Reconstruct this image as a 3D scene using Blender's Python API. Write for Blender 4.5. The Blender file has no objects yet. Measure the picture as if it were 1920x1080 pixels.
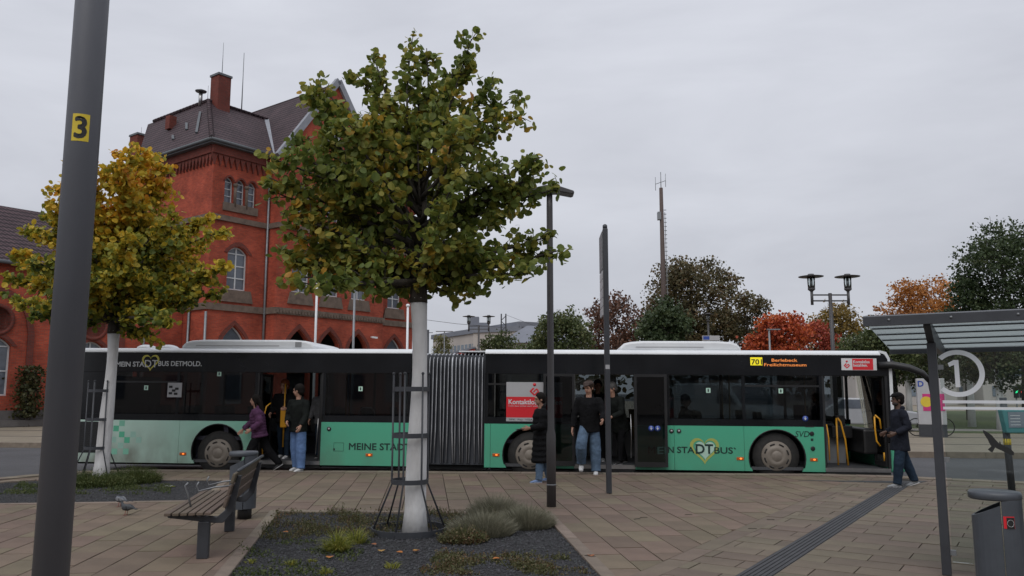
import bpy, bmesh, math, random
from mathutils import Vector, Matrix, noise
R = math.radians
sc = bpy.context.scene
col = sc.collection
rnd = random.Random(7)

# ---------------------------------------------------------------- camera
CAM_H, FPX, PITCH = 1.62, 1500.0, R(7.5)
cam = bpy.data.objects.new('camera', bpy.data.cameras.new('camera'))
col.objects.link(cam)
cam.location = (0, 0, CAM_H)
cam.rotation_euler = (R(90) + PITCH, 0, 0)
cam.data.sensor_width = 36.0
cam.data.lens = 36.0 * FPX / 1920.0
cam.data.clip_start = 0.05
cam.data.clip_end = 4000
sc.camera = cam

# ---------------------------------------------------------------- sky and sun
SUN_EL, SUN_AZ = 50.0, 200.0          # compass-like azimuth: 0 = +Y, clockwise
w = bpy.data.worlds.new('World'); sc.world = w; w.use_nodes = True
nt = w.node_tree; nt.nodes.clear(); N = nt.nodes.new; LK = nt.links.new
out = N('ShaderNodeOutputWorld')
sky = N('ShaderNodeTexSky'); sky.sky_type = 'NISHITA'; sky.sun_disc = False
sky.sun_elevation = R(SUN_EL); sky.sun_rotation = R(SUN_AZ)
bg1 = N('ShaderNodeBackground'); bg1.inputs['Strength'].default_value = 0.06
LK(sky.outputs[0], bg1.inputs['Color'])
tc = N('ShaderNodeTexCoord')
mp = N('ShaderNodeMapping'); mp.inputs['Scale'].default_value = (1.0, 1.0, 3.4)
LK(tc.outputs['Generated'], mp.inputs['Vector'])
n1 = N('ShaderNodeTexNoise'); n1.inputs['Scale'].default_value = 2.3; n1.inputs['Detail'].default_value = 6; n1.inputs['Roughness'].default_value = .52
n1.inputs['Distortion'].default_value = .35
LK(mp.outputs[0], n1.inputs['Vector'])
cr = N('ShaderNodeValToRGB')
cr.color_ramp.elements[0].position = .28; cr.color_ramp.elements[0].color = (.448, .463, .515, 1)
cr.color_ramp.elements[1].position = .72; cr.color_ramp.elements[1].color = (.60, .617, .674, 1)
LK(n1.outputs['Fac'], cr.inputs[0])
sp = N('ShaderNodeSeparateXYZ'); LK(tc.outputs['Generated'], sp.inputs[0])
mr = N('ShaderNodeMapRange'); mr.inputs[1].default_value = 0; mr.inputs[2].default_value = 1; mr.inputs[3].default_value = 1.0; mr.inputs[4].default_value = 1.75
LK(sp.outputs['Z'], mr.inputs[0])
bg2 = N('ShaderNodeBackground')
LK(cr.outputs[0], bg2.inputs['Color']); LK(mr.outputs[0], bg2.inputs['Strength'])
mx = N('ShaderNodeMixShader'); mx.inputs[0].default_value = .95
LK(bg1.outputs[0], mx.inputs[1]); LK(bg2.outputs[0], mx.inputs[2]); LK(mx.outputs[0], out.inputs[0])

sl = bpy.data.lights.new('sun', 'SUN'); sl.energy = 1.3; sl.angle = R(50); sl.color = (1, .97, .93)
so = bpy.data.objects.new('sun', sl); col.objects.link(so)
sd = Vector((math.sin(R(SUN_AZ)) * math.cos(R(SUN_EL)), math.cos(R(SUN_AZ)) * math.cos(R(SUN_EL)), math.sin(R(SUN_EL))))
so.rotation_euler = sd.to_track_quat('Z', 'Y').to_euler()
so.location = (-20, -20, 40)

vs = sc.view_settings
vs.view_transform = 'Standard'; vs.look = 'None'; vs.gamma = 1; vs.exposure = 0.0; vs.use_curve_mapping = False
sc.cycles.use_denoising = True
try: sc.cycles.denoiser = 'OPENIMAGEDENOISE'
except Exception: pass
sc.cycles.max_bounces = 8; sc.cycles.transparent_max_bounces = 16; sc.cycles.diffuse_bounces = 3

# ---------------------------------------------------------------- pixel helpers (photo 1920x1080 -> direction)
def ray(x, y):
    a = (x - 960) / FPX; b = -(y - 540) / FPX
    return Vector((a, math.cos(PITCH) - b * math.sin(PITCH), math.sin(PITCH) + b * math.cos(PITCH)))
CAMP = Vector((0, 0, CAM_H))
def gnd(x, y, z=0.0):
    r = ray(x, y); return CAMP + r * ((z - CAM_H) / r.z)
def at(x, y, Y):
    r = ray(x, y); return CAMP + r * (Y / r.y)

# ---------------------------------------------------------------- mesh builder
def frame(d, ref=None):
    d = d.normalized()
    ref = ref or (Vector((0, 0, 1)) if abs(d.z) < .93 else Vector((1, 0, 0)))
    a = ref.cross(d).normalized(); b = d.cross(a).normalized()
    return a, b
class MB:
    def __init__(s): s.v = []; s.f = []; s.m = []; s.s = []
    def add(s, vs_, fs, mi=0, sm=False):
        o = len(s.v); s.v += [tuple(p) for p in vs_]
        for f in fs: s.f.append([i + o for i in f]); s.m.append(mi); s.s.append(sm)
        return s
    def box(s, a, b, mi=0):
        x0, y0, z0 = a; x1, y1, z1 = b
        return s.add([(x0,y0,z0),(x1,y0,z0),(x1,y1,z0),(x0,y1,z0),(x0,y0,z1),(x1,y0,z1),(x1,y1,z1),(x0,y1,z1)],
              [(0,3,2,1),(4,5,6,7),(0,1,5,4),(1,2,6,5),(2,3,7,6),(3,0,4,7)], mi)
    def bar(s, p, q, w_, h_, mi=0, ref=None):
        p = Vector(p); q = Vector(q); a, b = frame(q - p, ref); a = a * (w_ / 2); b = b * (h_ / 2)
        vs_ = [p - a - b, p + a - b, p + a + b, p - a + b, q - a - b, q + a - b, q + a + b, q - a + b]
        return s.add(vs_, [(0,3,2,1),(4,5,6,7),(0,1,5,4),(1,2,6,5),(2,3,7,6),(3,0,4,7)], mi)
    def tube(s, pts, rr, n=8, mi=0, sm=True, lat=None, caps=True):
        # rr: radius per point, or (r_lateral, r_other) pairs when lat (a lateral axis) is given
        pts = [Vector(p) for p in pts]; k = len(pts)
        if not isinstance(rr, (list, tuple)) : rr = [rr] * k
        vs_ = []; pa = None
        for i, p in enumerate(pts):
            d = (pts[min(i + 1, k - 1)] - pts[max(i - 1, 0)])
            if d.length < 1e-7: d = Vector((0, 0, 1))
            d.normalize()
            if lat is not None:
                a = Vector(lat); a = (a - d * a.dot(d)).normalized(); b = d.cross(a)
            else:
                if pa is None: a, b = frame(d)
                else:
                    a = (pa - d * pa.dot(d))
                    if a.length < 1e-5: a, b = frame(d)
                    a = a.normalized(); b = d.cross(a)
                pa = a
            r = rr[i]
            ra, rb = r if isinstance(r, (list, tuple)) else (r, r)
            for j in range(n):
                t = 2 * math.pi * j / n
                vs_.append(p + a * (math.cos(t) * ra) + b * (math.sin(t) * rb))
        fs = [(i*n+j, i*n+(j+1)%n, (i+1)*n+(j+1)%n, (i+1)*n+j) for i in range(k-1) for j in range(n)]
        if caps:
            fs.append(tuple(range(n - 1, -1, -1))); fs.append(tuple((k-1)*n + j for j in range(n)))
        return s.add(vs_, fs, mi, sm)
    def lathe(s, prof, c=(0,0,0), n=16, mi=0, sm=True, axis='Z', sx=1, sy=1):
        c = Vector(c); vs_ = []
        for (r, z) in prof:
            for j in range(n):
                t = 2 * math.pi * j / n; x = r * math.cos(t) * sx; y = r * math.sin(t) * sy
                vs_.append(c + (Vector((x, y, z)) if axis == 'Z' else Vector((x, -z, y)) if axis == 'Y' else Vector((z, x, y))))
        k = len(prof)
        fs = [(i*n+j, i*n+(j+1)%n, (i+1)*n+(j+1)%n, (i+1)*n+j) for i in range(k-1) for j in range(n)]
        if prof[0][0] > 1e-6: fs.append(tuple(range(n - 1, -1, -1)))
        if prof[-1][0] > 1e-6: fs.append(tuple((k-1)*n + j for j in range(n)))
        return s.add(vs_, fs, mi, sm)
    def ell(s, c, r, n=12, k=8, mi=0, rot=None):
        c = Vector(c); vs_ = []; fs = []
        for i in range(k + 1):
            ph = math.pi * (i / k)
            for j in range(n):
                t = 2*math.pi*j/n
                p = Vector((r[0]*math.sin(ph)*math.cos(t), r[1]*math.sin(ph)*math.sin(t), -r[2]*math.cos(ph)))
                if rot: p = rot @ p
                vs_.append(c + p)
        fs = [(i*n+j, i*n+(j+1)%n, (i+1)*n+(j+1)%n, (i+1)*n+j) for i in range(k) for j in range(n)]
        return s.add(vs_, fs, mi, True)
    def prism(s, poly, o, ax, ay, ez, mi=0, sm=False):
        # poly of (a,b) in plane o + a*ax + b*ay, extruded by vector ez
        o = Vector(o); ax = Vector(ax); ay = Vector(ay); ez = Vector(ez)
        A = sum(poly[i][0]*poly[(i+1)%len(poly)][1]-poly[(i+1)%len(poly)][0]*poly[i][1] for i in range(len(poly)))
        if (A > 0) != (ax.cross(ay).dot(ez) > 0): poly = poly[::-1]
        n = len(poly)
        b = [o + ax*p[0] + ay*p[1] for p in poly]; t = [p + ez for p in b]
        fs = [tuple(range(n-1,-1,-1)), tuple(range(n, 2*n))] + [(i,(i+1)%n,n+(i+1)%n,n+i) for i in range(n)]
        return s.add(b + t, fs, mi, sm)
    def mesh(s, name, mats):
        me = bpy.data.meshes.new(name); me.from_pydata(s.v, [], s.f)
        if not isinstance(mats, (list, tuple)): mats = [mats]
        for m in mats: me.materials.append(m)
        me.polygons.foreach_set('material_index', s.m)
        me.polygons.foreach_set('use_smooth', s.s); me.update()
        return me
    def build(s, name, mats, parent=None, loc=None, rz=None, bevel=0, mods=None, mx=None):
        o = bpy.data.objects.new(name, s.mesh(name, mats)); col.objects.link(o)
        if parent: o.parent = parent
        if loc is not None: o.location = loc
        if rz is not None: o.rotation_euler = (0, 0, rz)
        if mx is not None: o.matrix_local = mx
        if bevel:
            b = o.modifiers.new('bevel', 'BEVEL'); b.width = bevel; b.segments = 2; b.limit_method = 'ANGLE'; b.angle_limit = R(40)
        return o
def tag(o, label=None, cat=None, group=None, kind=None):
    if label: o['label'] = label
    if cat: o['category'] = cat
    if group: o['group'] = group
    if kind: o['kind'] = kind
    return o
def empty(name, loc=(0,0,0), rz=0.0, label=None, cat=None, group=None, kind=None):
    o = bpy.data.objects.new(name, None); col.objects.link(o); o.empty_display_size = .1
    o.location = loc; o.rotation_euler = (0, 0, rz)
    return tag(o, label, cat, group, kind)
def copy_tree(o, parent=None):
    c = o.copy(); col.objects.link(c)
    if parent: c.parent = parent
    for ch in [x for x in col.objects if x.parent == o]: copy_tree(ch, c)
    return c
def text(name, body, size, mat_, parent, org, ax=(1,0,0), ay=(0,0,1), ext=.0015, bold=0.0, align='LEFT', shear=0, width=None):
    cu = bpy.data.curves.new(name, 'FONT'); cu.body = body; cu.size = size; cu.extrude = ext
    cu.align_x = align; cu.shear = shear; cu.resolution_u = 3; cu.space_line = .95
    t = bpy.data.objects.new(name, cu); col.objects.link(t)
    dg = bpy.context.evaluated_depsgraph_get()
    me = bpy.data.meshes.new_from_object(t.evaluated_get(dg)); me.name = name
    bpy.data.objects.remove(t); bpy.data.curves.remove(cu)
    me.materials.clear(); me.materials.append(mat_)
    xs = [v.co.x for v in me.vertices]
    if width and xs:
        k = width / (max(xs) - min(xs))
        for v in me.vertices: v.co.x *= k
    if bold:                            # heavier strokes: shifted copies, each a hair deeper
        V0 = [v.co.copy() for v in me.vertices]; F0 = [list(p.vertices) for p in me.polygons]; d = bold*size
        vs_ = []; fs = []
        for k, (dx, dy) in enumerate(((0,0),(d,0),(-d,0),(0,d),(0,-d),(d*.7,d*.7),(-d*.7,d*.7),(d*.7,-d*.7),(-d*.7,-d*.7))):
            o_ = len(vs_); vs_ += [(v.x+dx, v.y+dy, v.z-k*.00012) for v in V0]; fs += [[i+o_ for i in f] for f in F0]
        me = bpy.data.meshes.new(name); me.from_pydata(vs_, [], fs); me.materials.append(mat_)
    o = bpy.data.objects.new(name, me); col.objects.link(o); o.parent = parent
    ax = Vector(ax).normalized(); ay = Vector(ay).normalized(); az = ax.cross(ay)
    m = Matrix((ax, ay, az)).transposed().to_4x4(); m.translation = Vector(org); o.matrix_local = m
    return o

# ---------------------------------------------------------------- materials
def nodes(name):
    m = bpy.data.materials.new(name); m.use_nodes = True
    t = m.node_tree; b = t.nodes['Principled BSDF']
    return m, t, b
def inp(b, k, v):
    if k in b.inputs: b.inputs[k].default_value = v
def c4(c): return (c[0], c[1], c[2], 1)
def scl(c, k): return tuple(min(1, x * k) for x in c)
def pm(name, c, rough=.6, metal=0, var=.15, scale=3.0, bump=0.0, bscale=60.0, c2=None, spec=.5, coat=0, island=0.0, detail=5, stretch=None):
    m, t, b = nodes(name); L = t.links.new
    inp(b, 'Roughness', rough); inp(b, 'Metallic', metal); inp(b, 'Specular IOR Level', spec); inp(b, 'Coat Weight', coat); inp(b, 'Coat Roughness', .08)
    tc = t.nodes.new('ShaderNodeTexCoord'); vec = tc.outputs['Object']
    if stretch:
        mp = t.nodes.new('ShaderNodeMapping'); mp.inputs['Scale'].default_value = stretch; L(vec, mp.inputs[0]); vec = mp.outputs[0]
    n = t.nodes.new('ShaderNodeTexNoise'); n.inputs['Scale'].default_value = scale; n.inputs['Detail'].default_value = detail; n.inputs['Roughness'].default_value = .62
    L(vec, n.inputs['Vector'])
    r = t.nodes.new('ShaderNodeValToRGB'); r.color_ramp.elements[0].position = .3; r.color_ramp.elements[1].position = .7
    r.color_ramp.elements[0].color = c4(scl(c, 1 - var)); r.color_ramp.elements[1].color = c4(c2 if c2 else scl(c, 1 + var))
    L(n.outputs['Fac'], r.inputs[0]); outc = r.outputs[0]
    if island:
        g = t.nodes.new('ShaderNodeNewGeometry'); oi = t.nodes.new('ShaderNodeObjectInfo')
        a = t.nodes.new('ShaderNodeMath'); a.operation = 'ADD'; L(g.outputs['Random Per Island'], a.inputs[0]); L(oi.outputs['Random'], a.inputs[1])
        fr = t.nodes.new('ShaderNodeMath'); fr.operation = 'FRACT'; L(a.outputs[0], fr.inputs[0])
        mr = t.nodes.new('ShaderNodeMapRange'); mr.inputs[3].default_value = 1 - island; mr.inputs[4].default_value = 1 + island; L(fr.outputs[0], mr.inputs[0])
        h = t.nodes.new('ShaderNodeHueSaturation'); L(outc, h.inputs['Color']); L(mr.outputs[0], h.inputs['Value']); outc = h.outputs[0]
        m2 = t.nodes.new('ShaderNodeMath'); m2.operation = 'MULTIPLY'; L(fr.outputs[0], m2.inputs[0]); m2.inputs[1].default_value = 7.31
        f2 = t.nodes.new('ShaderNodeMath'); f2.operation = 'FRACT'; L(m2.outputs[0], f2.inputs[0])
        mh = t.nodes.new('ShaderNodeMapRange'); mh.inputs[3].default_value = .5-.18*island; mh.inputs[4].default_value = .5+.18*island; L(f2.outputs[0], mh.inputs[0]); L(mh.outputs[0], h.inputs['Hue'])
    L(outc, b.inputs['Base Color'])
    if bump:
        n2 = t.nodes.new('ShaderNodeTexNoise'); n2.inputs['Scale'].default_value = bscale; n2.inputs['Detail'].default_value = 4
        L(vec, n2.inputs['Vector'])
        bp = t.nodes.new('ShaderNodeBump'); bp.inputs['Strength'].default_value = bump; bp.inputs['Distance'].default_value = .02
        L(n2.outputs['Fac'], bp.inputs['Height']); L(bp.outputs[0], b.inputs['Normal'])
    return m
def emit(name, c, s):
    m, t, b = nodes(name); inp(b, 'Base Color', c4(c)); inp(b, 'Emission Color', c4(c)); inp(b, 'Emission Strength', s); inp(b, 'Roughness', .4)
    return m
def glass(name, tint, refl=1.0, rough=.02, ior=1.5):
    m, t, b = nodes(name); L = t.links.new; t.nodes.remove(b)
    o = t.nodes['Material Output']
    tr = t.nodes.new('ShaderNodeBsdfTransparent'); tr.inputs[0].default_value = c4(tint)
    gl = t.nodes.new('ShaderNodeBsdfGlossy'); gl.inputs['Roughness'].default_value = rough; gl.inputs['Color'].default_value = (refl, refl, refl, 1)
    fr = t.nodes.new('ShaderNodeFresnel'); fr.inputs['IOR'].default_value = ior
    nz = t.nodes.new('ShaderNodeTexNoise'); nz.inputs['Scale'].default_value = 1.6; tc = t.nodes.new('ShaderNodeTexCoord'); L(tc.outputs['Object'], nz.inputs['Vector'])
    bp = t.nodes.new('ShaderNodeBump'); bp.inputs['Strength'].default_value = .02; L(nz.outputs['Fac'], bp.inputs['Height']); L(bp.outputs[0], gl.inputs['Normal'])
    mx = t.nodes.new('ShaderNodeMixShader'); L(fr.outputs[0], mx.inputs[0]); L(tr.outputs[0], mx.inputs[1]); L(gl.outputs[0], mx.inputs[2]); L(mx.outputs[0], o.inputs[0])
    return m
def leafmat(name, stops, nscale=.8, zgrad=None, transl=.3, rough=.55, dark=.55):
    # stops: list of (pos, colour); leaves vary singly and in clumps
    m, t, b = nodes(name); L = t.links.new
    g = t.nodes.new('ShaderNodeNewGeometry'); tc = t.nodes.new('ShaderNodeTexCoord')
    n = t.nodes.new('ShaderNodeTexNoise'); n.inputs['Scale'].default_value = nscale; n.inputs['Detail'].default_value = 2; L(tc.outputs['Object'], n.inputs['Vector'])
    a = t.nodes.new('ShaderNodeMath'); a.operation = 'MULTIPLY_ADD'; L(g.outputs['Random Per Island'], a.inputs[0]); a.inputs[1].default_value = .55
    s = t.nodes.new('ShaderNodeMath'); s.operation = 'MULTIPLY_ADD'; L(n.outputs['Fac'], s.inputs[0]); s.inputs[1].default_value = 1.1; s.inputs[2].default_value = -.32
    L(s.outputs[0], a.inputs[2]); val = a.outputs[0]
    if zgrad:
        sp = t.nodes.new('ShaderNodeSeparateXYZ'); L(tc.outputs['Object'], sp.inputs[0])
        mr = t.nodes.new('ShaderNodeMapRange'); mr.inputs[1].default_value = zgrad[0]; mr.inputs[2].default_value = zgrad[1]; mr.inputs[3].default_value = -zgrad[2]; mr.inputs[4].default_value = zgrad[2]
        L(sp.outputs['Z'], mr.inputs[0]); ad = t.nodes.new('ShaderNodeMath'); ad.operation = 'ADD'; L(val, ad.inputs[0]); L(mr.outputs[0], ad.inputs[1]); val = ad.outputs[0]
    r = t.nodes.new('ShaderNodeValToRGB'); e = r.color_ramp.elements
    while len(e) < len(stops): e.new(.5)
    for i, (p, c) in enumerate(stops): e[i].position = p; e[i].color = c4(c)
    L(val, r.inputs[0])
    L(r.outputs[0], b.inputs['Base Color']); inp(b, 'Roughness', rough); inp(b, 'Specular IOR Level', .35)
    tl = t.nodes.new('ShaderNodeBsdfTranslucent'); L(r.outputs[0], tl.inputs[0])
    mx = t.nodes.new('ShaderNodeMixShader'); mx.inputs[0].default_value = transl
    L(b.outputs[0], mx.inputs[1]); L(tl.outputs[0], mx.inputs[2]); L(mx.outputs[0], t.nodes['Material Output'].inputs[0])
    return m
def brickmat(name, c1, c2, mortar, bw=.25, bh=.077, msize=.012, var=.2, bump=.4, tile=False, rough=.85):
    m, t, b = nodes(name); L = t.links.new
    tc = t.nodes.new('ShaderNodeTexCoord'); sp = t.nodes.new('ShaderNodeSeparateXYZ'); L(tc.outputs['Object'], sp.inputs[0])
    ad = t.nodes.new('ShaderNodeMath'); ad.operation = 'ADD'; L(sp.outputs['X'], ad.inputs[0]); L(sp.outputs['Y'], ad.inputs[1])
    cb = t.nodes.new('ShaderNodeCombineXYZ'); L(ad.outputs[0], cb.inputs[0]); L(sp.outputs['Z'], cb.inputs[1])
    br = t.nodes.new('ShaderNodeTexBrick'); br.inputs['Scale'].default_value = 1; br.inputs['Brick Width'].default_value = bw; br.inputs['Row Height'].default_value = bh
    br.inputs['Mortar Size'].default_value = msize; br.inputs['Mortar Smooth'].default_value = .3; br.inputs['Bias'].default_value = -.1
    br.inputs['Color1'].default_value = c4(c1); br.inputs['Color2'].default_value = c4(c2); br.inputs['Mortar'].default_value = c4(mortar)
    L(cb.outputs[0], br.inputs['Vector'])
    n = t.nodes.new('ShaderNodeTexNoise'); n.inputs['Scale'].default_value = .55; n.inputs['Detail'].default_value = 7; n.inputs['Roughness'].default_value = .65; L(tc.outputs['Object'], n.inputs['Vector'])
    mr = t.nodes.new('ShaderNodeMapRange'); mr.inputs[1].default_value = .3; mr.inputs[2].default_value = .7; mr.inputs[3].default_value = 1 - var; mr.inputs[4].default_value = 1 + var; L(n.outputs['Fac'], mr.inputs[0])
    h = t.nodes.new('ShaderNodeHueSaturation'); L(br.outputs['Color'], h.inputs['Color']); L(mr.outputs[0], h.inputs['Value'])
    L(h.outputs[0], b.inputs['Base Color']); inp(b, 'Roughness', rough); inp(b, 'Specular IOR Level', .25)
    bp = t.nodes.new('ShaderNodeBump'); bp.inputs['Strength'].default_value = bump; bp.inputs['Distance'].default_value = .03; bp.invert = True
    L(br.outputs['Fac'], bp.inputs['Height']); L(bp.outputs[0], b.inputs['Normal'])
    return m

K = {}
K['asphalt'] = pm('asphalt', (.062,.062,.066), .85, var=.22, scale=.6, bump=.5, bscale=90)
K['tile'] = pm('paving_tile', (.146,.110,.077), .85, var=.16, scale=2.2, bump=.35, bscale=160, island=.13)
K['tile2'] = pm('paving_tile_grey', (.139,.110,.080), .85, var=.16, scale=2.2, bump=.35, bscale=160, island=.12)
K['joint'] = pm('joint_sand', (.045,.040,.034), .95, var=.3, scale=8, bump=.3)
K['kerb'] = pm('kerb_stone', (.185,.150,.115), .85, var=.2, scale=5, bump=.4, bscale=120, island=.10)
K['gutter'] = pm('gutter_dark', (.052,.047,.043), .9, var=.25, scale=8, bump=.3)
K['tactile'] = pm('tactile_dark', (.042,.043,.047), .8, var=.2, scale=5, bump=.3)
K['concrete'] = pm('concrete', (.22,.205,.185), .85, var=.16, scale=1.5, bump=.4, bscale=80)
K['pave_far'] = pm('pale_pavers', (.20,.17,.125), .85, var=.16, scale=1.3, bump=.4, bscale=50)
K['gravel'] = pm('gravel_bed', (.022,.022,.024), .9, var=.45, scale=26, bump=1.0, bscale=90)
K['stone_chip'] = pm('stone_chip', (.036,.037,.041), .8, var=.3, scale=12, island=.55)
K['soil'] = pm('soil', (.040,.030,.022), .95, var=.35, scale=9, bump=.8, bscale=60)
K['lawn'] = pm('lawn', (.055,.085,.024), .9, var=.4, scale=3, bump=.8, bscale=60, c2=(.085,.105,.035))
K['dark_metal'] = pm('anthracite_paint', (.040,.043,.050), .45, var=.12, scale=6, bump=.05, bscale=200)
K['post_grey'] = pm('grey_post_paint', (.118,.122,.138), .5, var=.12, scale=3, bump=.05, bscale=150, stretch=(1,1,.25))
K['lamp_brown'] = pm('dark_lamp_paint', (.055,.052,.054), .5, var=.12, scale=4)
K['bin_grey'] = pm('bin_paint', (.060,.068,.080), .42, var=.12, scale=6, bump=.05, bscale=120)
K['black'] = pm('black_plastic', (.012,.012,.013), .5, var=.2, scale=6)
K['rubber'] = pm('tyre_rubber', (.016,.016,.016), .8, var=.3, scale=10, c2=(.026,.024,.022))
K['wood'] = pm('bench_wood', (.115,.086,.062), .7, var=.25, scale=4, bump=.3, bscale=50, stretch=(8,1,8), island=.12)
K['bark'] = pm('bark', (.045,.038,.030), .9, var=.35, scale=8, bump=.9, bscale=30, stretch=(1,1,.3))
K['whitebark'] = pm('lime_washed_bark', (.56,.55,.54), .9, var=.12, scale=4, bump=.8, bscale=18, stretch=(1,1,.35), c2=(.66,.66,.66))
K['white'] = pm('white_paint', (.72,.73,.74), .4, var=.04, scale=2)
K['steel'] = pm('brushed_steel', (.42,.42,.42), .35, metal=1, var=.1, scale=8)
K['galv'] = pm('galvanised_steel', (.22,.23,.24), .5, metal=.6, var=.15, scale=4)
K['yellow_rail'] = pm('yellow_handrail', (.62,.30,.018), .4, var=.06, scale=4)
K['sticker_yellow'] = pm('yellow_sticker', (.62,.46,.02), .5, var=.08, scale=20)
K['ink'] = pm('black_ink', (.012,.012,.012), .6, var=.1)
K['clear'] = glass('clear_glass', (.88,.92,.91))
K['busglass'] = glass('tinted_bus_glass', (.40,.43,.44))
K['doorglass'] = glass('tinted_door_glass', (.40,.42,.43))
K['winglass'] = pm('house_window_glass', (.10,.115,.14), .12, var=.3, scale=1.2, spec=.6)
# ================================================================ the ground
def cross2(a, b, p): return (b[0]-a[0])*(p[1]-a[1]) - (b[1]-a[1])*(p[0]-a[0])
def clip_half(poly, a, b, keep_left=True):
    res = []; n = len(poly); sgn = 1 if keep_left else -1
    for i in range(n):
        p = poly[i]; q = poly[(i+1) % n]
        dp = sgn*cross2(a, b, p); dq = sgn*cross2(a, b, q)
        if dp >= 0: res.append(p)
        if (dp > 0 and dq < 0) or (dp < 0 and dq > 0):
            t = dp/(dp-dq); res.append((p[0]+(q[0]-p[0])*t, p[1]+(q[1]-p[1])*t))
    return res
def area(poly): return .5*abs(sum(poly[i][0]*poly[(i+1)%len(poly)][1]-poly[(i+1)%len(poly)][0]*poly[i][1] for i in range(len(poly)))) if len(poly) > 2 else 0
def subtract(polys, hole):            # hole: convex, counter-clockwise
    outp = []
    for P in polys:
        rem = P
        for i in range(len(hole)):
            a, b = hole[i], hole[(i+1) % len(hole)]
            o = clip_half(rem, a, b, False)
            if len(o) > 2 and area(o) > .004: outp.append(o)
            rem = clip_half(rem, a, b, True)
            if len(rem) < 3: break
    return outp
def ccw(p):
    s = sum(p[i][0]*p[(i+1)%len(p)][1]-p[(i+1)%len(p)][0]*p[i][1] for i in range(len(p)))
    return p if s > 0 else p[::-1]
def inside(poly, p):                  # any simple polygon
    r = False; n = len(poly); j = n-1
    for i in range(n):
        if (poly[i][1] > p[1]) != (poly[j][1] > p[1]) and p[0] < (poly[j][0]-poly[i][0])*(p[1]-poly[i][1])/(poly[j][1]-poly[i][1])+poly[i][0]: r = not r
        j = i
    return r
def slab(name, poly, z0, z1, m, kind='structure', parent=None):
    mb = MB(); mb.prism(poly, (0,0,z0), (1,0,0), (0,1,0), (0,0,z1-z0)); o = mb.build(name, m, parent)
    if kind: o['kind'] = kind
    return o
ROAD_Z = -.15
gm = MB(); gm.add([(-900,-300,ROAD_Z),(900,-300,ROAD_Z),(900,1500,ROAD_Z),(-900,1500,ROAD_Z)], [(0,1,2,3)])
gm.build('ground', K['asphalt'])['kind'] = 'structure'

# kerb line of the bus bay
kerb = [(-22,-3), (-15.5,6.0), (-10.6,14.6), (-9.95,15.85), (-9.45,16.75), (-8.75,17.35), (-7.44,17.50), (6.17,16.57), (7.6,16.2), (9.6,15.05), (14.5,11.2), (22,4), (22,-3)]
platform = slab('platform', [(x, y) for x, y in kerb], -.24, -.035, K['joint'])
# beds
bed1 = ccw([(-3.22,11.36), (.42,11.20), (.80,7.40), (-2.52,7.36)])
bed2 = ccw([(-11.6,11.75), (-8.6,12.02), (-4.78,12.50), (-5.45,15.45), (-9.0,15.45), (-9.75,14.6), (-11.9,12.6)])
beds = [bed1, bed2]
def offset_poly(poly, d):             # outward offset of a convex ccw polygon
    n = len(poly); res = []
    for i in range(n):
        a, b, c = Vector(poly[i-1]), Vector(poly[i]), Vector(poly[(i+1) % n])
        e1 = (b-a).normalized(); e2 = (c-b).normalized()
        n1 = Vector((e1.y,-e1.x)); n2 = Vector((e2.y,-e2.x)); k = n1+n2
        res.append(tuple(b + k*(d/(1+n1.dot(n2)))))
    return res
holes = [offset_poly(b, .13) for b in beds]

# strips: pale diagonal band and dark ribbed band
sB = Vector((.553,.833)); sA = Vector((.833,-.553))
P0 = Vector((1.18,7.63)); Q0 = Vector((1.99,7.43))
band_w = .23
# tile fields ------------------------------------------------------
inner = [(x, y) for x, y in kerb]
def shrink_kerb(d):
    k = kerb[1:-1]; res = []
    for i, p in enumerate(k):
        a = Vector(k[max(i-1,0)]); b = Vector(k[min(i+1,len(k)-1)]); e = (b-a).normalized(); nn = Vector((e.y,-e.x))
        q = Vector(p) + nn*d; res.append((q.x, q.y))
    return res
k_in = shrink_kerb(.36); k_gut = shrink_kerb(.47)
def clip_to_kerb(poly, kk):
    # convex-ish kerb: clip against each kerb edge (kerb runs left to right, platform on its right hand)
    for i in range(len(kk)-1):
        poly = clip_half(poly, kk[i], kk[i+1], False)
        if len(poly) < 3: return []
    return poly
tiles = []
def grid(yaw, tw, tl, org, keep, m, x0, x1, y0, y1):
    c, s = math.cos(yaw), math.sin(yaw); gap = .006
    n0, n1 = int(x0/tw)-1, int(x1/tw)+1
    for i in range(n0, n1):
        for j in range(int(y0/tl)-1, int(y1/tl)+1):
            off = (i % 2)*tl*.5
            a0, a1, b0, b1 = i*tw+gap, (i+1)*tw-gap, j*tl+off+gap, (j+1)*tl+off-gap
            pl = [(org[0]+a*c-b*s, org[1]+a*s+b*c) for a, b in ((a0,b0),(a1,b0),(a1,b1),(a0,b1))]
            cx = sum(p[0] for p in pl)/4; cy = sum(p[1] for p in pl)/4
            if cy < 2.5 or abs(cx) > .75*cy+3.0: continue
            pl = keep(pl)
            if len(pl) < 3: continue
            pl = clip_to_kerb(pl, k_gut)
            if len(pl) < 3: continue
            ps = [pl]
            for h in holes: ps = subtract(ps, h)
            for p in ps:
                if area(p) > .006: tiles.append((p, m))
lineA = (tuple(P0), tuple(P0+sB)); lineA2 = (tuple(P0+sA*band_w), tuple(P0+sA*band_w+sB))
lineB = (tuple(Q0), tuple(Q0+sB)); lineB2 = (tuple(Q0+sA*.29), tuple(Q0+sA*.29+sB))
grid(R(6.0), .33, .66, (0,0), lambda p: clip_half(p, *lineA, True), 0, -16, 16, 3, 20)
def mid(p): p = clip_half(p, *lineA2, False); return clip_half(p, *lineB, True) if len(p) > 2 else []
yb = math.atan2(sB.y, sB.x)-math.pi/2
grid(yb+R(90), .33, .66, (1.18,7.63), mid, 1, -14, 14, -14, 14)
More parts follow.
